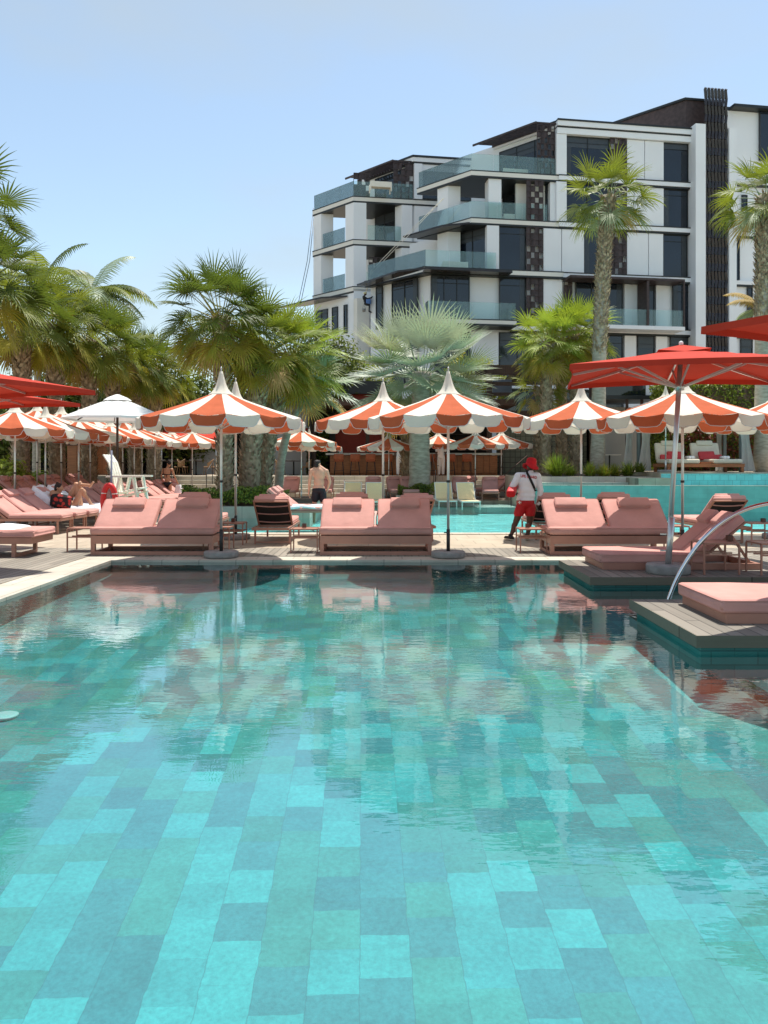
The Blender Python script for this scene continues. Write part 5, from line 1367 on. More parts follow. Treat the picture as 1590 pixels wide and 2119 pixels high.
def leaf_cloud(b, blobs, count, size, nm, r, flat=.0, surf=.55):
    tot = sum(q[1][0] * q[1][1] * q[1][2] for q in blobs) ; 
    for c, rad in blobs:
        k = int(count * (rad[0] * rad[1] * rad[2]) / tot)
        for _ in range(k):
            v = Vector((r.gauss(0, 1), r.gauss(0, 1), r.gauss(0, 1))).normalized(); q = (surf + (1 - surf) * r.random()) * r.uniform(.9, 1.12)
            p = Vector((c[0] + v.x * rad[0] * q, c[1] + v.y * rad[1] * q, c[2] + v.z * rad[2] * q))
            n = (v + Vector((r.uniform(-1, 1), r.uniform(-1, 1), r.uniform(-.4, 1.2)))).normalized(); a = n.orthogonal().normalized(); a = Matrix.Rotation(r.uniform(0, 6.28), 3, n) @ a; e = n.cross(a)
            s = size * r.uniform(.6, 1.35)
            b.add([p - a * s, p - e * s * .42 + n * s * .12, p + a * s, p + e * s * .42 + n * s * .12], [(0, 1, 2, 3)], int(r.random() ** 1.3 * nm), False)

def broad_tree(label, x, y, zb, blobs, count, size, mats, seed, name='broadleaf_tree', cat='tree', tr=.12, group='broadleaf trees and shrubs'):
    r = random.Random(seed); o = thing(name, label, cat, (x, y, zb), 0, group)
    top = max(q[0][2] for q in blobs); b = MB(); b.tube(smooth([(0, 0, 0), (.05, .02, top * .3), (-.04, .03, top * .6), (.03, 0, top)], 2), [tr * (1 - .6 * k / 15) for k in range(len(smooth([(0, 0, 0), (.05, .02, top * .3), (-.04, .03, top * .6), (.03, 0, top)], 2)))], 8)
    for c, rad in blobs: b.tube([(0, 0, top * .35), (c[0] * .5, c[1] * .5, (top * .35 + c[2]) / 2 + .1), c], [tr * .6, tr * .4, tr * .15], 6)
    b.build('trunk' if cat == 'tree' else 'stem', M['bark'], o)
    b = MB(); leaf_cloud(b, blobs, count, size, len(mats), r); b.build('crown' if cat == 'tree' else 'foliage', [M[q] for q in mats], o); return o

def tuft(label, x, y, z, n, L, mats, seed, cat='plant', group='spiky plants in the planters'):
    r = random.Random(seed); o = thing('spiky_plant', label, cat, (x, y, z), 0, group); b = MB()
    for i in range(n):
        az = r.uniform(0, 6.28); el = r.uniform(.35, 1.45); d = Vector((math.cos(az) * math.cos(el), math.sin(az) * math.cos(el), math.sin(el))); p = Vector((r.gauss(0, .06), r.gauss(0, .06), 0)); l = L * r.uniform(.6, 1.1)
        sd = d.cross(Vector((0, 0, 1))).normalized(); P = []
        for k in range(6): w = .018 * (1 - (k / 5) ** 2) + .001; P += [p - sd * w, p + sd * w]; d.z -= .17 * k / 5 * (1.5 - el * .6); d.normalize(); p = p + d * l / 5
        b.add(P, [(2 * k, 2 * k + 1, 2 * k + 3, 2 * k + 2) for k in range(5)], i % len(mats), False)
    b.build('leaves', [M[q] for q in mats], o)

SAB = ('lf_dk', 'lf_gr', 'lf_ye', 'lf_br')
# --- big sabal palms on the planter
fan_palm('tall shaggy sabal palm with thick booted trunk behind the leftmost large striped parasol', X(466, 24.2), 24.2, .35, Z(655, 24.2), 1.0, 64, 1.2, 1.0, 34, SAB, .21, True, -.15, 3, .75, -1.0, (.44, .70, .92))
fan_palm('thick trunked sabal palm, the middle one of three on the planter', X(515, 25.2), 25.2, .35, Z(720, 25.2), 1.0, 54, 1.1, .95, 32, ('lf_gr', 'lf_ye', 'lf_ye', 'lf_br'), .31, True, .55, 5, .75, -1.0, (.45, .75, .94))
fan_palm('sabal palm with yellow green leaves, rightmost of three on the planter', X(547, 26.8), 26.8, .35, Z(735, 26.8), 1.0, 48, 1.2, 1.0, 32, ('lf_lm', 'lf_gr', 'lf_ye', 'lf_br'), .22, True, .95, 7, .7, -1.0, (.40, .75, .93))
fan_palm('low pale green fan palm leaning out between the sabals and the silver palm', X(575, 28.0), 28.0, .35, Z(800, 28.0), 1.0, 20, 1.0, 1.15, 24, ('lf_s2', 'lf_si', 'lf_s2', 'lf_br'), .14, False, 1.1, 8, .55, -.5, (.5, .8, .97), tm='gtrunk')
# --- row of sabals on the left
i = 0
for px, D, py, rr, lab in [(42, 27.2, 655, 1.05, 'first from the left, by the first parasol'), (118, 29.0, 672, 1.05, 'second from the left, long yellow drooping leaves'), (184, 31, 705, 1.0, 'third from the left'),
                           (238, 33, 722, 1.0, 'fourth from the left, above the white parasol'), (280, 34.8, 755, .95, 'fifth from the left'), (318, 36.6, 765, .95, 'sixth and last from the left')]:
    fan_palm('sabal palm in the left row, ' + lab, X(px, D), D, .26, Z(py, D), rr, 44, 1.2, 1.0, 28, ('lf_gr', 'lf_gr', 'lf_ye', 'lf_br') if i % 2 else SAB, .26, True, R.uniform(-.2, .35), 20 + i, .85, -1.05, (.46, .74, .95)); i += 1
fan_palm('large dark fan palm rising at the left edge of the photo', X(-38, 21), 21.0, .08, Z(575, 21), 1.0, 46, 1.1, 1.0, 32, ('lf_dk', 'lf_dk', 'lf_gr', 'lf_ye'), .24, True, 0, 41, .55, -1.0, (.4, .7, .95))
fan_palm('tallest dark fan palm, only its leaf tips seen at the left edge', X(-78, 22.5), 22.5, .26, Z(425, 22.5), 1.0, 32, 1.1, 1.05, 26, ('lf_dk', 'lf_dk', 'lf_gr', 'lf_br'), .2, True, 0, 43, .45, -.9)
feather_palm('wind blown coconut palm with feather leaves standing above the left fan palms', X(178, 38), 38, .26, Z(605, 38), 17, 3.4, 51, .3, dirs=[(.12, .55), (1.0, 1.15), (2.2, .9), (.0, .12), (3.0, .5), (-.5, .35)])
feather_palm('second feather palm farther left, half hidden by the dark fan palms', X(75, 38), 38, .26, Z(590, 38), 15, 3.2, 52, .2, dirs=[(.4, 1.2), (2.4, 1.0)])
# --- silver palm in the middle
fan_palm('big silver blue fan palm with a thick smooth grey trunk in the middle', X(868, 32.6), 32.6, .32, Z(770, 32.6), 1.0, 48, 1.75, 1.6, 36, ('lf_si', 'lf_si', 'lf_s2', 'lf_s2'), .41, False, .1, 61, .14, -.62, (.4, .75, .95), tm='gtrunk', spread=2.55, name='silver_palm')
fan_palm('short booted palm in front of the bar, left of the grey trunk', X(840, 34.6), 34.6, .2, Z(860, 34.6), 1.0, 16, .7, .8, 20, ('lf_s2', 'lf_gr', 'lf_ye', 'lf_br'), .17, True, 0, 62, .6, -.6)
# --- palms right of centre
for px, D, py, rr, sd, lab in [(1128, 33.5, 712, 1.0, 71, 'bushy yellow green sabal, left of three behind the lifeguard'), (1163, 36.0, 700, 1.0, 72, 'bushy yellow green sabal, middle of three behind the lifeguard'), (1192, 34.2, 690, 1.05, 73, 'bushy yellow green sabal, right of three, beside the tall palm')]:
    fan_palm(lab, X(px, D), D, 1.12, Z(py, D), rr, 46, 1.0, .95, 30, ('lf_lm', 'lf_gr', 'lf_ye', 'lf_br'), .19, True, R.uniform(-.1, .2), sd, .7, -1.1, (.45, .72, .94))
fan_palm('small fan palm with drooping grey green leaves under the pergola', X(1116, 35), 35, 1.12, Z(800, 35), .9, 22, .8, .85, 24, ('lf_gr', 'lf_s2', 'lf_ye', 'lf_br'), .15, True, 0, 74, .8, -1.0)
fan_palm('very tall washingtonia palm in front of the apartment building', X(1237, 32), 32.0, 1.12, Z(405, 32), 1.0, 30, 1.0, 1.15, 26, ('lf_gr', 'lf_gr', 'lf_s2', 'lf_br'), .26, True, .45, 81, .7, -.75, (.5, .85, .96), .55, .42, name='tall_palm', tm='gtrunk', spread=1.9, bb=1.3)
fan_palm('tall washingtonia palm at the right edge of the photo', X(1578, 31), 31.0, 1.25, Z(405, 31), 1.0, 28, 1.0, 1.15, 26, ('lf_gr', 'lf_gr', 'lf_s2', 'lf_br'), .28, True, .1, 83, .7, -.8, (.5, .85, .96), -.2, .55, name='tall_palm', tm='gtrunk', spread=1.9, bb=1.3)
feather_palm('small grey feather palm in front of the right wing of the building', X(1582, 38), 38, 1.2, Z(640, 38), 13, 2.0, 85, 0, ('lf_s2', 'lf_br', 'lf_s2'), .12)
# --- trees, shrubs, hedges
broad_tree('round dark green broadleaf tree in front of the left end of the building', X(690, 43), 43, 1.0, [((-.6, 0, 6.3), (1.6, 1.3, 2.2)), ((.5, .2, 6.0), (1.3, 1.2, 1.9)), ((-1.6, 0, 7.3), (1.2, 1, 1.5)), ((.0, 0, 4.0), (1.5, 1.3, 1.6))], 5200, .12, ('lf_dk', 'lf_gr', 'lf_dk'), 91)
broad_tree('feathery yellow green shrub left of the silver palm', X(745, 44), 44, 1.0, [((0, 0, 5.6), (1.4, 1.1, 1.5)), ((-1, 0, 5.0), (1.0, 1, 1.3)), ((1, 0, 5.0), (1.1, 1, 1.2))], 3600, .10, ('lf_lm', 'lf_ye'), 92, 'shrub', 'shrub')
broad_tree('feathery yellow green shrub right of the silver palm', X(990, 45), 45, 1.0, [((0, 0, 5.4), (1.3, 1.1, 1.5)), ((-1.2, 0, 6.2), (.8, .8, .9)), ((1.0, 0, 5.2), (.9, 1, 1.2))], 3600, .10, ('lf_lm', 'lf_ye'), 93, 'shrub', 'shrub')
sh = [(5, 41), (60, 42), (115, 41.5), (160, 43), (210, 42), (255, 43), (305, 42.5), (350, 43.5), (395, 43), (430, 45)]
for k, (px, D) in enumerate(sh):
    zt_ = Z([800, 740, 730, 720, 715, 700, 690, 705, 720, 760][k], D) - .3
    broad_tree('dark evergreen tree behind the left palms, %s from the left' % ORD[k], X(px, D), D, .3, [((0, 0, zt_ * .72), (1.25, 1.1, zt_ * .28)), ((-.5, -.3, zt_ * .45), (1.3, 1.1, zt_ * .3)), ((.6, .1, zt_ * .5), (1.2, 1.1, zt_ * .3))], 2400, .15, ('lf_dk', 'lf_dk', 'lf_gr'), 100 + k)
for k, (px, D, h_) in enumerate([(15, 26, 1.5), (60, 29.5, .9), (88, 29.5, 1.0), (105, 33, .9)]):
    broad_tree(['tall bright leafy plant at the left edge behind the loungers', 'low bright green shrub left of the second palm trunk', 'low bright green shrub between the left palm trunks', 'low green shrub behind the second palm trunk'][k], X(px, D), D, .26, [((0, 0, h_ * .6), (.7, .6, h_ * .5)), ((.4, 0, h_ * .4), (.6, .5, h_ * .4))], 900, .11, ('lf_lm', 'lf_gr'), 120 + k, 'shrub', 'shrub', .04)
def hedge(label, x0, x1, y0, y1, z0, z1, count, size, mats, seed):
    r = random.Random(seed); o = thing('hedge', label, 'hedge', ((x0 + x1) / 2, (y0 + y1) / 2, z0), 0, 'clipped hedges'); w, d, h_ = x1 - x0, y1 - y0, z1 - z0
    b = MB(); b.box(-w / 2 + .25, w / 2 - .25, -d / 2 + .25, d / 2 - .1, 0, h_ - .25); b.build('stem', M['bark'], o)
    b = MB()
    for _ in range(count):
        f = r.random()
        if f < .62: p = Vector((r.uniform(-w / 2, w / 2), -d / 2 + r.random() ** 2 * .3, r.uniform(0, h_)))
        elif f < .9: p = Vector((r.uniform(-w / 2, w / 2), r.uniform(-d / 2, d / 2), h_ - r.random() ** 2 * .3))
        else: p = Vector((-w / 2 + r.random() ** 2 * .3, r.uniform(-d / 2, d / 2), r.uniform(0, h_)))
        q = .10 * math.sin(p.x * 3.1) + .08 * math.sin(p.x * 7.7 + p.z * 3); p.y -= q; p.z += q * .7
        n = Vector((r.uniform(-1, 1), r.uniform(-1.4, .3), r.uniform(-.2, 1.3))).normalized(); a = Matrix.Rotation(r.uniform(0, 6.28), 3, n) @ n.orthogonal().normalized(); e = n.cross(a); s = size * r.uniform(.6, 1.3)
        b.add([p - a * s, p - e * s * .45 + n * s * .15, p + a * s, p + e * s * .45 + n * s * .15], [(0, 1, 2, 3)], int(r.random() ** 1.2 * len(mats)), False)
    b.build('foliage', [M[q] for q in mats], o)
hedge('tall clipped green hedge behind the cabana on the right', X(1362, 36), 26, 35.6, 37, 1.2, Z(792, 36), 15000, .11, ('lf_gr', 'lf_lm', 'lf_dk'), 131)
hedge('lower hedge with red and green leaves directly behind the cabana daybed', X(1392, 34.6), 22, 34.0, 35.2, 1.2, Z(893, 34.6), 9000, .11, ('lf_cr', 'lf_gr', 'lf_cr', 'lf_dk'), 132)
hedge('low dark green hedge along the big planter under the sabal palms', -6.0, -2.9, 22.95, 24.0, .36, .84, 4200, .055, ('lf_gr', 'lf_dk', 'lf_lm'), 133)
hedge('small green ground hedge round the foot of the silver palm', .6, 2.1, 31.9, 33.0, .32, .72, 1800, .055, ('lf_gr', 'lf_dk'), 134)
hedge('dark hedge between the bar and the sabal trunks', X(640, 43), X(683, 43), 41.5, 42.5, T0, 3.4, 2500, .10, ('lf_dk', 'lf_dk', 'lf_gr'), 135)
broad_tree('green leafy bush beside the cabana daybed on its left', X(1362, 32.5), 32.5, TZ, [((0, 0, 1.35), (.45, .5, .6)), ((-.1, 0, .7), (.4, .4, .5))], 1300, .09, ('lf_gr', 'lf_dk', 'lf_lm'), 141, 'shrub', 'shrub', .05)
broad_tree('yellow flowering bush above the right end of the red parasol', X(1558, 39), 39, 1.2, [((0, 0, 5.2), (.7, .6, .6)), ((-.9, 0, 4.9), (.5, .5, .4)), ((.6, 0, 4.6), (.6, .6, .6))], 900, .09, ('lf_ye', 'lf_br', 'lf_ye'), 142, 'shrub', 'shrub', .05)
for k, (px, D, L, n, ms, lab) in enumerate([(1152, 29.8, .95, 420, ('lf_lm', 'lf_gr', 'lf_lm'), 'large bright green fountain grass clump right of the lifeguard'),
     (1222, 29.8, .6, 220, ('lf_ye', 'lf_lm'), 'yellow green grass clump left of the tall palm trunk'), (1250, 29.7, .55, 220, ('lf_ye', 'lf_lm'), 'yellow green grass clump right of the tall palm trunk'),
     (1272, 29.8, .55, 200, ('lf_ye', 'lf_gr'), 'grass clump in the middle of the right planter'), (1300, 29.8, .65, 240, ('lf_gr', 'lf_dk', 'lf_lm'), 'dark green grass clump left of the cabana curtains'), (1325, 29.6, .45, 160, ('lf_dk', 'lf_gr'), 'dark low grass clump at the foot of the cabana post'),
     (1180, 30.6, .5, 160, ('lf_gr', 'lf_lm'), 'small grass clump between the palm trunks behind the lifeguard'), (1552, 33.0, .5, 200, ('lf_lm', 'lf_gr'), 'grass clump at the right edge beside the cabana'), (10, 24.5, 1.1, 260, ('lf_gr', 'lf_dk'), 'tall sword leaved plant at the left edge')]):
    tuft(lab, X(px, D), D, (1.12 if px < 1320 else TZ) if px > 100 else .26, n, L, ms, 150 + k)
# =================================================================== people
def remesh(b, name, mats, parent, vox=.011, fn=None, smooth_it=5, taper=None):
    me = bpy.data.meshes.new('tmp'); me.from_pydata(b.v, [], b.f); me.update()
    bm = bmesh.new(); bm.from_mesh(me); bmesh.ops.recalc_face_normals(bm, faces=bm.faces); bm.to_mesh(me); bm.free()
    o = bpy.data.objects.new('tmp', me); COL.objects.link(o)
    md = o.modifiers.new('r', 'REMESH'); md.mode = 'VOXEL'; md.voxel_size = vox; md.use_smooth_shade = True
    if smooth_it: ms = o.modifiers.new('s', 'SMOOTH'); ms.factor = .5; ms.iterations = smooth_it
    dg = bpy.context.evaluated_depsgraph_get(); dg.update()
    ev = o.evaluated_get(dg); m2 = bpy.data.meshes.new_from_object(ev, depsgraph=dg); m2.name = name
    bpy.data.objects.remove(o); bpy.data.meshes.remove(me)
    m2.materials.clear()
    for m in mats: m2.materials.append(m)
    for p in m2.polygons:
        p.use_smooth = True
        p.material_index = fn(p.center) if fn else 0
    ob = bpy.data.objects.new(name, m2); COL.objects.link(ob)
    if parent is not None: ob.parent = parent
    return ob

def V(*a): return Vector(a)
def hand(b, wrist, d, side, k=1.0, curl=.5, palm=None):
    # palm, four unequal curled fingers, thumb from the side of the palm
    d = Vector(d).normalized(); s = Vector(side).normalized(); n = d.cross(s).normalized() if palm is None else Vector(palm)
    c = Vector(wrist) + d * .05 * k
    b.cone(wrist, .026 * k, c, .034 * k)
    Mx = Matrix((s, n, d)).transposed()
    b.ell(c + d * .012 * k, (.042 * k, .017 * k, .05 * k), 12, 8, 0, Mx)
    for i, l in enumerate((.068, .077, .071, .055)):
        p = c + d * .05 * k + s * (.030 - .020 * i) * k; q = d.copy(); 
        for j in range(3):
            q = (q + n * curl * .55).normalized(); p2 = p + q * l * k * (.45, .32, .23)[j]
            b.cone(p, (.0105, .0095, .0085)[j] * k, p2, (.0095, .0085, .0075)[j] * k); p = p2
    p = c + s * .038 * k - d * .015 * k; q = (s * .7 + d * .8 + n * .25).normalized()
    for j in range(2): p2 = p + q * .036 * k; b.cone(p, .012 * k, p2, .010 * k); p = p2; q = (q + d * .4 + n * .2).normalized()

def head(b, c, yaw=0, pitch=0, k=1.0, roll=0):
    # face looks along local -y before yaw
    Mx = Matrix.Rotation(yaw, 3, 'Z') @ Matrix.Rotation(pitch, 3, 'X') @ Matrix.Rotation(roll, 3, 'Y'); c = Vector(c)
    def at(x, y, z): return c + Mx @ Vector((x * k, y * k, z * k))
    b.ell(at(0, .008, .02), (.076 * k, .095 * k, .10 * k), 14, 10, 0, Mx)
    b.ell(at(0, -.035, -.055), (.054 * k, .055 * k, .062 * k), 12, 8, 0, Mx)
    b.ell(at(0, -.052, -.098), (.026 * k, .024 * k, .018 * k), 10, 6, 0, Mx)
    b.cone(at(0, -.085, .012), .010 * k, at(0, -.110, -.028), .015 * k)
    for s in (-1, 1):
        b.ell(at(s * .078, .012, -.008), (.012 * k, .022 * k, .034 * k), 8, 6, 0, Mx)
        b.ell(at(s * .032, -.083, .022), (.018 * k, .010 * k, .008 * k), 8, 5, 0, Mx)
        b.ell(at(s * .040, -.062, -.022), (.024 * k, .026 * k, .024 * k), 8, 6, 0, Mx)
    b.ell(at(0, -.086, -.062), (.024 * k, .010 * k, .008 * k), 8, 5, 0, Mx)
    return Mx, at

def torso(b, pel, ch, nk, shL, shR, f=0, k=1.0, grow=0.0):
    pel = Vector(pel); ch = Vector(ch); nk = Vector(nk); z = (ch - pel).normalized(); x = (Vector(shR) - Vector(shL)).normalized(); y = z.cross(x).normalized(); x = y.cross(z)
    Mx = Matrix((x, y, z)).transposed(); g = grow
    hip = .165 if not f else .172; wst = .142 if not f else .118; cw = .168 if not f else .142
    b.ell(pel, ((hip) * k + g, .115 * k + g, .13 * k + g), 16, 10, 0, Mx)
    b.ell(pel.lerp(ch, .45), (wst * k + g, .100 * k + g, .17 * k + g), 16, 10, 0, Mx)
    b.ell(ch, (cw * k + g, .112 * k + g, .185 * k + g), 16, 10, 0, Mx)
    b.cone(Vector(shL) , .058 * k + g, Vector(shR), .058 * k + g)
    b.cone(ch + z * .10, .10 * k + g, nk, .062 * k + g * .4)
    return Mx
def arm(b, sh, el, wr, k=1.0, g=0.0):
    b.cone(sh, .056 * k + g, el, .041 * k + g); b.cone(el, .041 * k + g, wr, .028 * k + g)
    m = Vector(el).lerp(Vector(wr), .25); b.ell(m, (.040 * k + g,) * 3, 10, 7)
def leg(b, hp, kn, an, toe, k=1.0, foot=True):
    b.cone(hp, .092 * k, kn, .056 * k); b.cone(kn, .054 * k, an, .036 * k)
    m = Vector(kn).lerp(Vector(an), .28); b.ell(m, (.055 * k, .058 * k, .11 * k), 12, 8)
    if foot:
        a = Vector(an); t = Vector(toe); b.cone(a, .036 * k, a.lerp(t, .25) + V(0, 0, -.02), .038 * k); b.cone(a.lerp(t, -.15) + V(0, 0, -.03), .032 * k, t, .028 * k)
        for q in (-.018, 0, .018): 
            d = (t - a); d.z = 0; d.normalize(); s = V(-d.y, d.x, 0); b.cone(t + s * q, .014 * k, t + s * q + d * .03, .011 * k)

# ---- lifeguard, back to us
D = 15.55; kx = F / D
LG = thing('person', 'lifeguard in red bucket hat, white long sleeved shirt and red shorts, seen from behind', 'person', (X(1088, D), D, DZ))
def q(px, py, y=0): return V((px - 1088) / kx, y, (1117 - py) / kx)
pel, ch, nk = q(1088, 1036), q(1092, 998, .0), q(1098, 974, .03)
shL, shR = q(1073, 984), q(1112, 984)
b = MB(); torso(b, pel, ch, nk, shL, shR); b.cone(nk, .056, q(1100, 966, .05), .055)
Mh, at = head(b, q(1100, 961, .06), PI + .35, .12)
eL, wL = q(1060, 1005, -.06), q(1068, 1018, .20); eR, wR = q(1119, 1014, .0), q(1115, 1040, .06)
arm(b, shL, eL, wL); arm(b, shR, eR, wR)
hand(b, wR, (-.1, .15, -1), (0, 1, 0), 1, .6); hand(b, wL, (.3, .6, -.2), (0, 0, 1), 1, .8)
hL, hR = q(1079, 1047), q(1098, 1047)
kL, aL = q(1067, 1083, .03), q(1057, 1109, -.0); kR, aR = q(1097, 1083, .05), q(1092, 1110, .04)
leg(b, hL, kL, aL, q(1051, 1113, .13)); leg(b, hR, kR, aR, q(1095, 1113, .20))
remesh(b, 'body', [M['skin_br']], LG)
b = MB(); torso(b, pel + V(0, 0, .02), ch, nk + V(0, 0, -.02), shL, shR, 0, 1, .026)
b.ell(q(1089.5, 1024), (.185, .14, .12), 16, 10); b.ell(q(1090.5, 1012), (.180, .138, .17), 16, 10)
arm(b, shL, eL, wL.lerp(eL, .1), 1.0, .021); arm(b, shR, eR, wR, 1.0, .021)
shirt = remesh(b, 'shirt', [M['shirt']], LG, .010, None, 3)
zc_ = q(0, 1032).z
for v_ in shirt.data.vertices:
    if v_.co.z < zc_ and abs(v_.co.x) < .215: v_.co.z = zc_ + (v_.co.z - zc_) * .25
b = MB(); b.ell(pel + V(0, 0, -.02), (.188, .145, .13), 16, 10)
for h_, k_ in ((hL, kL), (hR, kR)):
    e_ = h_.lerp(k_, .40); b.cone(h_ + V(0, 0, .0), .108, e_, .104)
so = remesh(b, 'shorts', [M['shorts']], LG, .010, None, 2)
zc_ = q(0, 1066).z
for v_ in so.data.vertices:
    if v_.co.z < zc_: v_.co.z = zc_ + (v_.co.z - zc_) * .1
T = Matrix.Translation(q(1073, 1037, -.150)) @ Matrix.Rotation(-.35, 4, 'Z'); Mr = T @ Matrix.Rotation(PI / 2, 4, 'X')
b = MB(); b.lathe([(0, -.02), (.046, -.02), (.046, .004), (0, .004)], 18)
for qv in range(len(b.v)): b.v[qv] = tuple(Mr @ Vector(b.v[qv]))
b.box(-.008, .008, -.032, .032, .0042, .0072, 1, Mr); b.box(-.032, .032, -.008, .008, .0042, .0070, 1, Mr)
b.build('emblem', [mat('pink_print', (.50, .12, .10), .7), M['white']], LG)
# hat: crown and drooping brim
b = MB(); hc = at(0, .015, .02)
tilt = Matrix.Rotation(.18, 3, 'Y') @ Matrix.Rotation(-.12, 3, 'X')
prof = [(0, .135), (.05, .132), (.085, .112), (.100, .06), (.104, .0), (.110, -.012), (.138, -.05), (.160, -.088), (.157, -.092), (.132, -.056), (.104, -.018)]
vs = []; n = 28
for i, (r_, z_) in enumerate(prof):
    for k in range(n):
        a = 2 * PI * k / n; e_ = max(0, (r_ - .108) / .05); dr = (.018 * math.sin(2 * a + .8) - .012 * math.sin(3 * a)) * e_ + .055 * e_ * max(0, math.cos(a - PI) - .2)
        vs.append(hc + tilt @ V(r_ * math.cos(a) * 1.05, r_ * math.sin(a) * 1.1, z_ + dr))
b.add(vs, [(i * n + k, i * n + (k + 1) % n, (i + 1) * n + (k + 1) % n, (i + 1) * n + k) for i in range(len(prof) - 1) for k in range(n)], 0, True); b.build('hat', M['hatred'], LG)
# strap and lettering follow the shirt's surface
bv = BVHTree.FromPolygons([v.co for v in shirt.data.vertices], [p.vertices[:] for p in shirt.data.polygons])
def hit(x, z):
    h_ = bv.ray_cast(V(x, -1, z), V(0, 1, 0)); return h_[0] if h_[0] is not None else V(x, -.1, z)
b = MB(); p0, p1 = q(1088, 971), q(1108, 1014); vs = []
for i in range(15):
    t = i / 14; c = p0.lerp(p1, t) + V(-.012 * math.sin(t * PI), 0, 0); d = V(p1.z - p0.z, 0, -(p1.x - p0.x)).normalized() * .024
    for s in (-1, 1): h_ = hit((c + d * s).x, (c + d * s).z); vs += [h_ + V(0, -.012, 0), h_ + V(0, .004, 0)]
fs = []
for i in range(14):
    o_ = i * 4; fs += [(o_, o_ + 2, o_ + 6, o_ + 4), (o_ + 1, o_ + 5, o_ + 7, o_ + 3), (o_, o_ + 4, o_ + 5, o_ + 1), (o_ + 2, o_ + 3, o_ + 7, o_ + 6)]
b.add(vs, fs, 0, True); b.build('strap', M['black'], LG)
cu = bpy.data.curves.new('lettering', 'FONT'); cu.body = 'LIFE GUARD'; cu.size = .074; cu.align_x = 'CENTER'; cu.space_character = 1.0; cu.offset = .0022
to = bpy.data.objects.new('t', cu); COL.objects.link(to); dg = bpy.context.evaluated_depsgraph_get(); tm = bpy.data.meshes.new_from_object(to.evaluated_get(dg)); bpy.data.objects.remove(to)
bm = bmesh.new(); bm.from_mesh(tm); bmesh.ops.triangulate(bm, faces=bm.faces); bmesh.ops.subdivide_edges(bm, edges=[e for e in bm.edges if e.calc_length() > .02], cuts=1)
tc = q(1093, 987)
for v in bm.verts:
    x, z = v.co.x * .82 + tc.x, v.co.y + tc.z - v.co.x * .09; h_ = hit(x, z); v.co = h_ + V(0, -.007, 0)
bm.to_mesh(tm); bm.free(); tm.materials.clear(); tm.materials.append(mat('red_print', (.50, .03, .035), .7))
lo = bpy.data.objects.new('lettering', tm); COL.objects.link(lo); lo.parent = LG
# shoes
for a_, t_ in ((aL, q(1051, 1115, .13)), (aR, q(1095, 1115, .20))):
    b = MB(); a2 = V(a_.x, a_.y, .055); t2 = V(t_.x, t_.y, .045); dd = (t2 - a2).normalized()
    b.cone(a2 - dd * .05, .046, t2 + dd * .03, .040); b.cone(V(a_.x, a_.y, .10), .047, a2, .05); s = remesh(b, 'shoe', [M['black'], M['gwhite']], LG, .008, lambda c: 1 if c.z < .035 else 0, 2)
    for v in s.data.vertices: v.co.z = max(v.co.z, .003)
# rescue tube clamped under the left arm: a thing held
b = MB(); b.rbox((0, 0, 0), (.17, .66, .14), .055, 3, puff=.05); b.rbox((0, -.30, -.006), (.175, .10, .148), .05, 3, 1)
rt_ = b.build('rescue_tube', [M['tubered'], M['hatred']]); pa_, pb_ = LG.location + q(1052, 1019, -.30), LG.location + q(1071, 1001, .30); rt_.location = (pa_ + pb_) / 2; rt_.rotation_euler = (pb_ - pa_).to_track_quat('Y', 'Z').to_euler()
tag(rt_, 'red foam rescue tube tucked under the lifeguard\'s left arm', 'rescue tube')
b = MB(); pts = [(.0, -.32, -.05), (.01, -.35, -.14), (.0, -.33, -.26)]; b.tube(pts, .008, 6); b.build('cord', M['black'], rt_)

# ---- bare backed man in the far pool
D = 21.9; kx = F / D
MN = thing('person', 'bare backed man in black swim shorts standing in the far pool, seen from behind', 'person', (X(659, D), D, -.05))
zf = HY + (CH + .05) * kx
def q(px, py, y=0): return V((px - 659) / kx, y, (zf - py) / kx)
b = MB(); pel, ch, nk = q(660, 1011), q(661, 981), q(659, 966, .02); shL, shR = q(645, 974), q(676, 975)
torso(b, pel, ch, nk, shL, shR, 0, 1.08); b.cone(nk, .066, q(658, 965, .02), .062); b.cone(shL + V(.05, 0, .03), .055, nk + V(0, 0, .02), .06); b.cone(shR + V(-.05, 0, .03), .055, nk + V(0, 0, .02), .06); Mh, at = head(b, q(657, 961, .02), PI - .7, .05, 1.06)
eL, wL = q(641, 996, .02), q(639, 1019, .12); eR, wR = q(683, 997, .0), q(677, 1015, .1)
arm(b, shL, eL, wL, 1.1); arm(b, shR, eR, wR, 1.1); hand(b, wL, (0, .1, -1), (0, 1, 0), 1.05, .5); hand(b, wR, (-.4, .4, -.6), (0, 1, 0), 1.05, .7)
hL, hR = q(653, 1022), q(668, 1022); leg(b, hL, q(651, 1049), q(650, 1079), q(649, 1084, .2), 1.08); leg(b, hR, q(669, 1049), q(670, 1079), q(672, 1084, .2), 1.08)
remesh(b, 'body', [M['skin_lt']], MN)
b = MB(); b.ell(pel + V(0, 0, -.045), (.196, .146, .12), 16, 10)
for h_, k_ in ((hL, q(651, 1049)), (hR, q(669, 1049))): b.cone(h_, .112, h_.lerp(k_, .42), .105)
remesh(b, 'swim_shorts', [M['navy']], MN, .011, None, 2)
b = MB(); b.ell(at(0, .024, .042), (.088, .100, .088), 14, 9, 0, Mh); b.ell(at(0, .040, -.028), (.086, .076, .072), 12, 8, 0, Mh); b.ell(at(0, -.03, .085), (.07, .06, .04), 12, 8, 0, Mh); remesh(b, 'hair', [M['hair']], MN, .009, None, 1)

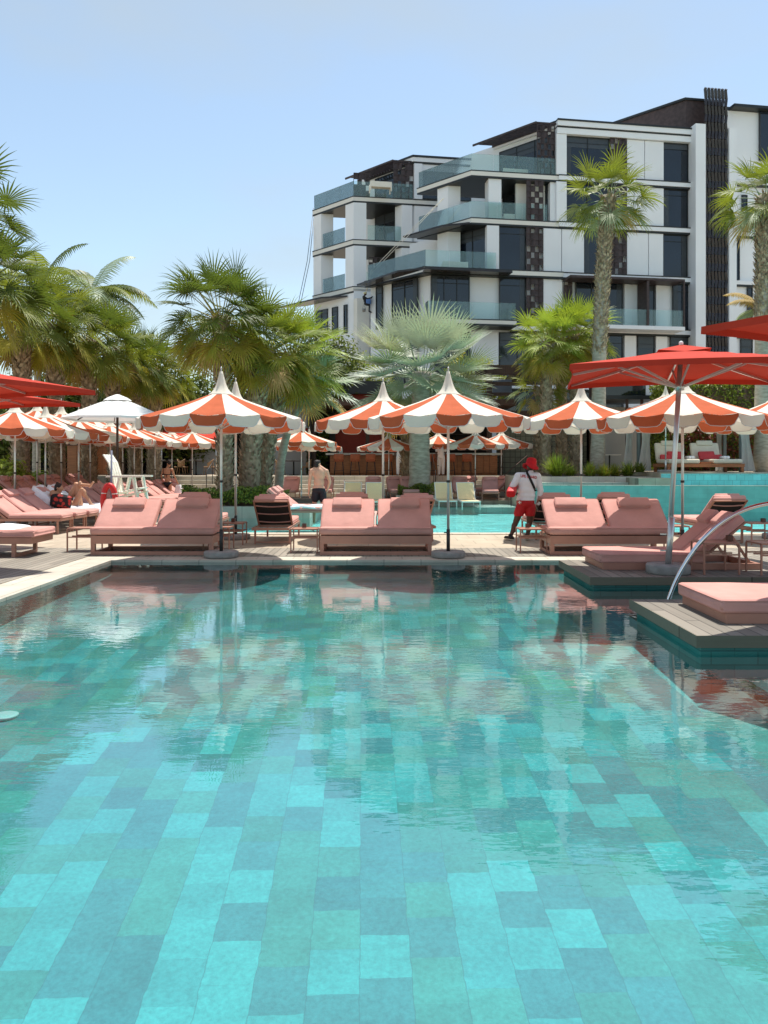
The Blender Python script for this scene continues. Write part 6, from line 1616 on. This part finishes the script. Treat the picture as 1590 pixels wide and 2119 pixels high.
# ---- woman in a black bikini
D = 29.3; kx = F / D
WN = thing('person', 'woman in a black bikini walking away, a white towel in her right hand', 'person', (X(347, D), D, DZ))
zf = HY + (CH - DZ) * kx
def q(px, py, y=0): return V((px - 347) / kx, y, (zf - py) / kx)
b = MB(); pel, ch, nk = q(347, 1001), q(346, 979), q(347, 968, .02); shL, shR = q(338, 972), q(356, 972)
torso(b, pel, ch, nk, shL, shR, 1); b.cone(nk, .046, q(348, 964, .04), .046); Mh, at = head(b, q(349.5, 959.5, .06), PI + .5, .35)
eL, wL = q(334, 985), q(335, 996, .08); eR, wR = q(361, 985), q(367, 999, .06)
arm(b, shL, eL, wL, .82); arm(b, shR, eR, wR, .82); hand(b, wL, (0, .3, -1), (0, 1, 0), .9, .5); hand(b, wR, (.2, .1, -1), (0, 1, 0), .9, .9)
hL, hR = q(342.5, 1006), q(351.5, 1006); kn = (q(341.5, 1023), q(352, 1023)); an = (q(342, 1039, -.06), q(351, 1040, .05))
leg(b, hL, kn[0], an[0], an[0] + V(0, .16, -.05), .92); leg(b, hR, kn[1], an[1], an[1] + V(0, .16, -.05), .92)
for s in (-1, 1): b.ell(pel + V(s * .075, -.065, -.035), (.088, .075, .09), 12, 8)
body = remesh(b, 'body', [M['skin_tan']], WN)
bv = BVHTree.FromPolygons([v.co for v in body.data.vertices], [p.vertices[:] for p in body.data.polygons])
def patch(name, quads, mt=M['navy'], off=.008):
    b = MB()
    for pts in quads:
        N_ = 8; vs = []
        for j in range(N_ + 1):
            for i in range(N_ + 1):
                u, v = i / N_, j / N_; p = pts[0].lerp(pts[1], u).lerp(pts[3].lerp(pts[2], u), v); h_ = bv.ray_cast(V(p.x, -1, p.z), V(0, 1, 0))
                vs.append((h_[0] if h_[0] is not None else V(p.x, 0, p.z)) + V(0, -off, 0))
        b.add(vs, [(j * (N_ + 1) + i, j * (N_ + 1) + i + 1, (j + 1) * (N_ + 1) + i + 1, (j + 1) * (N_ + 1) + i) for j in range(N_) for i in range(N_)], 0, True)
    ob = b.build(name, mt, WN); md = ob.modifiers.new('t', 'SOLIDIFY'); md.thickness = .006
    return ob
patch('bikini_bottom', [[q(337.5, 997.5), q(357.5, 997.5), q(349.5, 1009), q(346, 1009)]])
patch('bikini_top', [[q(336.5, 981), q(357.5, 981), q(357.5, 982.6), q(336.5, 982.6)], [q(338.3, 968), q(339.3, 968), q(340, 981.5), q(339, 981.5)], [q(354.2, 968), q(355.2, 968), q(354.5, 981.5), q(353.5, 981.5)], [q(345.5, 982), q(347, 982), q(347.5, 989), q(346.5, 989)]])
b = MB(); b.ell(at(0, .02, .035), (.084, .10, .092), 14, 9, 0, Mh); b.ell(at(0, .06, .0), (.07, .06, .07), 12, 8, 0, Mh); b.ell(at(0, .10, .03), (.04, .04, .04), 10, 6, 0, Mh); remesh(b, 'hair', [M['hair']], WN, .010, None, 1)
b = MB(); n = 18; vs = []
for j in range(9):
    t = j / 8
    for i in range(n): a = 2 * PI * i / n; r_ = .05 + .17 * t ** .7 + .025 * math.sin(a * 5 + t * 2); vs.append((r_ * math.cos(a) , r_ * .55 * math.sin(a), -.42 * t + .03 * math.sin(a * 3) * t))
b.add(vs, [(j * n + i, j * n + (i + 1) % n, (j + 1) * n + (i + 1) % n, (j + 1) * n + i) for j in range(8) for i in range(n)], 0, True)
tw = b.build('towel', M['towel']); tw.location = WN.location + q(369.5, 1003, .05); tag(tw, 'bunched white towel held in the bikini woman\'s hand', 'towel')

# ---- person reading on the towelled lounger
D = 19.65; kx = F / D
RD = thing('person', 'person reclining on the white towelled lounger, one bare leg crossed over the other knee', 'person', (X(125, D), D - .05, DZ))
zf = HY + (CH - DZ) * kx
def q(px, py, y=0): return V((px - 125) / kx, y, (zf - py) / kx)
b = MB(); pel, ch, nk = q(137, 1041, .0), q(119, 1026), q(120, 1018, 0); shL, shR = q(118, 1023, -.17), q(118, 1023, .17)
torso(b, pel, ch, nk, shL, shR, 1); b.cone(nk, .048, q(121, 1013), .048); Mh, at = head(b, q(124, 1009.5), PI / 2, .1)
arm(b, shL, q(127, 1036, -.24), q(140, 1037, -.20), .85); arm(b, shR, q(128, 1036, .24), q(140, 1036, .15), .85); hand(b, q(140, 1037, -.20), (.8, .2, .3), (0, 0, 1), .9, .7); hand(b, q(140, 1036, .15), (.8, -.2, .3), (0, 0, 1), .9, .7)
hN, hF = q(139, 1043, -.09), q(139, 1043, .09); kN = q(174, 1013, -.08); aN = q(191, 1041, -.06); 
leg(b, q(160, 1043, -.09), kN, aN, q(200, 1045, -.06), .98); b.cone(hN, .10, q(160, 1043, -.09), .092)
kF = q(157, 1003, .08); leg(b, hF.lerp(kF, .45), kF, q(188, 1004, .0), q(195, 998, -.02), .98); b.cone(q(164, 1043, .08), .085, kF, .07); b.cone(hF, .1, q(164, 1043, .08), .085)
remesh(b, 'body', [M['skin_tan'], M['navy']], RD, .011, lambda c: 1 if (c.x < q(150, 0).x and c.z < q(0, 1026).z) else 0)
b = MB(); b.ell(at(0, .02, .035), (.085, .10, .092), 14, 9, 0, Mh); b.ell(at(0, .06, -.02), (.078, .06, .085), 12, 8, 0, Mh); b.ell(at(0, .05, .11), (.045, .045, .04), 10, 6, 0, Mh); remesh(b, 'hair', [M['hair']], RD, .010, None, 1)
b = MB(); b.rbox((0, 0, 0), (.50, .16, .30), .07, 3, puff=.25)
T = NT('dark_floral_print'); tc_ = T.n('TexCoord'); vo = T.n('TexVoronoi', Scale=9.0); T.l(tc_.outputs['Object'], vo.inputs['Vector']); p = T.n('BsdfPrincipled'); p.inputs['Roughness'].default_value = .8
T.l(T.ramp(vo.outputs['Distance'], [(.18, (.45, .03, .025)), (.42, (.35, .04, .03)), (.5, (.012, .01, .012))]), p.inputs['Base Color']); T.l(p.outputs[0], T.out.inputs[0])
bg = b.build('bag', T.m); bg.location = RD.location + q(140, 1035.5, -.36); bg.rotation_euler = (.1, .15, 0); tag(bg, 'black bag with red flowers lying beside the reclining person', 'bag')

# ---- waiters at the bar
def waiter(px, D, py0, label, yaw):
    o = thing('person', label, 'person', (X(px, D), D, T0), 0); z = 1.0
    b = MB(); pel, ch, nk = V(0, 0, .95), V(0, .02, 1.28), V(0, 0, 1.46); shL, shR = V(-.19, 0, 1.40), V(.19, 0, 1.40); wd = .12
    torso(b, pel, ch, nk, shL, shR); b.cone(nk, .055, V(0, -.01, 1.55), .055); Mh, at = head(b, V(0, -.02, 1.64), yaw)
    arm(b, shL, V(-.24, .02, 1.12), V(-.25, -.06, .88)); arm(b, shR, V(.24, .04, 1.12), V(.20, -.2, 1.06)); hand(b, V(-.25, -.06, .88), (0, -.1, -1), (0, -1, 0)); hand(b, V(.20, -.2, 1.06), (-.2, -1, 0), (0, 0, 1))
    for s in (-1, 1): leg(b, V(s * .09, 0, .88), V(s * .10, -.01, .48), V(s * .10, .03, .08), V(s * .12, -.13, .04))
    remesh(b, 'body', [M['skin_br']], o, .014)
    b = MB(); torso(b, pel, ch, nk + V(0, 0, -.04), shL, shR, 0, 1, .022); b.cone(shL, .075, V(-.22, .01, 1.24), .068); b.cone(shR, .075, V(.22, .02, 1.24), .068); remesh(b, 'shirt', [M['shirt']], o, .014, None, 2)
    b = MB(); b.ell(pel + V(0, 0, -.03), (.188, .14, .13), 14, 9)
    for s in (-1, 1): b.cone(V(s * .09, 0, .88), .11, V(s * .10, 0, .1), .068)
    remesh(b, 'trousers', [M['shirt']], o, .014, None, 2)
    b = MB(); b.ell(at(0, .02, .035), (.084, .10, .09), 12, 8, 0, Mh); remesh(b, 'hair', [M['hair']], o, .012, None, 1)
waiter(828, 38.0, 930, 'waiter in white standing at the bar, left of the booted palm trunk', .4)
waiter(913, 38.2, 930, 'waiter in white standing at the bar, right of the grey palm trunk', PI - .3)

# ---- rope access worker at the facade
D = 52.4; kx = F / D
RW = thing('person', 'rope access worker in a pale helmet and blue apron hanging at the facade', 'person', (X(760, D), D, Z(648, D)))
def q(px, py, y=0): return V((px - 760) / kx, y, (648 - py) / kx)
b = MB(); pel, ch, nk = q(757, 628), q(754, 617), q(754.5, 612); shL, shR = q(754, 615, -.18), q(754, 615, .18)
torso(b, pel, ch, nk, shL, shR); b.cone(nk, .055, q(755.5, 609.5), .055); Mh, at = head(b, q(756, 607.5), PI / 2)
arm(b, shL, q(761, 619, -.2), q(768, 616, -.1)); arm(b, shR, q(761, 619, .2), q(768, 616, .1)); hand(b, q(768, 616, -.1), (1, 0, .4), (0, 0, 1)); hand(b, q(768, 616, .1), (1, 0, .4), (0, 0, 1))
for s in (-1, 1): leg(b, q(758, 629, s * .09), q(765, 631, s * .1), q(764, 643, s * .1), q(769, 646, s * .12))
remesh(b, 'body', [M['navy'], M['skin_br']], RW, .016, lambda c: 1 if c.z > q(0, 612).z and c.x < .1 else 0)
b = MB(); b.ell(at(0, .005, .045), (.10, .12, .085), 14, 8, 0, Mh); b.build('helmet', mat('pale_yellow_helmet', (.72, .70, .45), .35), RW)
b = MB(); b.rbox(q(763, 624, 0), (.34, .40, .36), .08, 3); b.build('apron', M['blue'], RW)
b = MB(); b.lathe([(.10, 0), (.13, .2), (.125, .2), (.095, .01), (0, .01)], 14); b.lathe([(.0, -.004), (.10, -.004), (.10, 0), (0, 0)], 14); bk_ = b.build('bucket', M['concrete']); bk_.location = RW.location + q(753.5, 645.5, -.1); tag(bk_, 'grey bucket hanging below the rope access worker', 'bucket')
b = MB(); b.tube([(-.12, 0, .19), (-.06, 0, .36), (0.02, 0, .62), (.05, 0, .36), (.12, 0, .19)], .008, 5); b.build('handle', M['dark'], bk_)
# =================================================================== light, sky, camera
EL, AZ = math.radians(73), math.radians(66)          # high sun, to the right and beyond the pool
to_sun = Vector((math.cos(EL) * math.cos(AZ), math.cos(EL) * math.sin(AZ), math.sin(EL)))
sl = bpy.data.lights.new('sun', 'SUN'); sl.energy = 4.0; sl.angle = math.radians(.5); sl.color = (1, .955, .88)
so_ = bpy.data.objects.new('sun', sl); COL.objects.link(so_); so_.rotation_euler = (-to_sun).to_track_quat('-Z', 'Y').to_euler(); so_.location = (20, -10, 40)
w = bpy.data.worlds.new('World'); S.world = w; w.use_nodes = True; nt = w.node_tree; nt.nodes.clear()
sky = nt.nodes.new('ShaderNodeTexSky'); sky.sky_type = 'NISHITA'; sky.sun_disc = False; sky.sun_elevation = EL; sky.sun_rotation = PI / 2 - AZ
sky.altitude = 0; sky.air_density = 1.0; sky.dust_density = .6; sky.ozone_density = 1.6
# thin high veil of cirrus, drawn on the sky direction itself
tcn = nt.nodes.new('ShaderNodeTexCoord'); mp = nt.nodes.new('ShaderNodeMapping'); mp.inputs['Scale'].default_value = (1.2, 1.2, 3.2); nt.links.new(tcn.outputs['Generated'], mp.inputs[0])
nz = nt.nodes.new('ShaderNodeTexNoise'); nz.inputs['Scale'].default_value = 1.7; nz.inputs['Detail'].default_value = 5; nz.inputs['Roughness'].default_value = .5; nt.links.new(mp.outputs[0], nz.inputs['Vector'])
rp = nt.nodes.new('ShaderNodeValToRGB'); rp.color_ramp.elements[0].position = .46; rp.color_ramp.elements[0].color = (.16, .16, .16, 1); rp.color_ramp.elements[1].position = .74; rp.color_ramp.elements[1].color = (.60, .60, .60, 1); nt.links.new(nz.outputs[0], rp.inputs[0])
mx = nt.nodes.new('ShaderNodeMix'); mx.data_type = 'RGBA'; nt.links.new(rp.outputs[0], mx.inputs['Factor']); nt.links.new(sky.outputs[0], mx.inputs[6]); mx.inputs[7].default_value = (2.55, 2.8, 2.9, 1)
tn = nt.nodes.new('ShaderNodeMix'); tn.data_type = 'RGBA'; tn.blend_type = 'MULTIPLY'; tn.inputs['Factor'].default_value = 1; nt.links.new(mx.outputs[2], tn.inputs[6]); tn.inputs[7].default_value = (1.0, .985, .885, 1)
bgn = nt.nodes.new('ShaderNodeBackground'); bgn.inputs['Strength'].default_value = .15; nt.links.new(tn.outputs[2], bgn.inputs[0])
wo = nt.nodes.new('ShaderNodeOutputWorld'); nt.links.new(bgn.outputs[0], wo.inputs[0])
cam = bpy.data.cameras.new('camera'); co = bpy.data.objects.new('camera', cam); COL.objects.link(co); S.camera = co
co.location = (0, 0, CH); co.rotation_euler = (PI / 2, 0, 0)
cam.sensor_fit = 'HORIZONTAL'; cam.sensor_width = 36; cam.lens = 36 * F / 1590; cam.shift_y = (HY - 1059.5) / 1590; cam.clip_end = 5000; cam.clip_start = .05
S.view_settings.view_transform = 'Standard'; S.view_settings.look = 'None'; S.view_settings.exposure = .66; S.view_settings.gamma = 1
S.cycles.max_bounces = 8; S.cycles.transparent_max_bounces = 24; S.cycles.diffuse_bounces = 3; S.cycles.glossy_bounces = 4
S.cycles.caustics_reflective = False; S.cycles.caustics_refractive = False
S.cycles.sample_clamp_indirect = 6
bpy.context.view_layer.update()
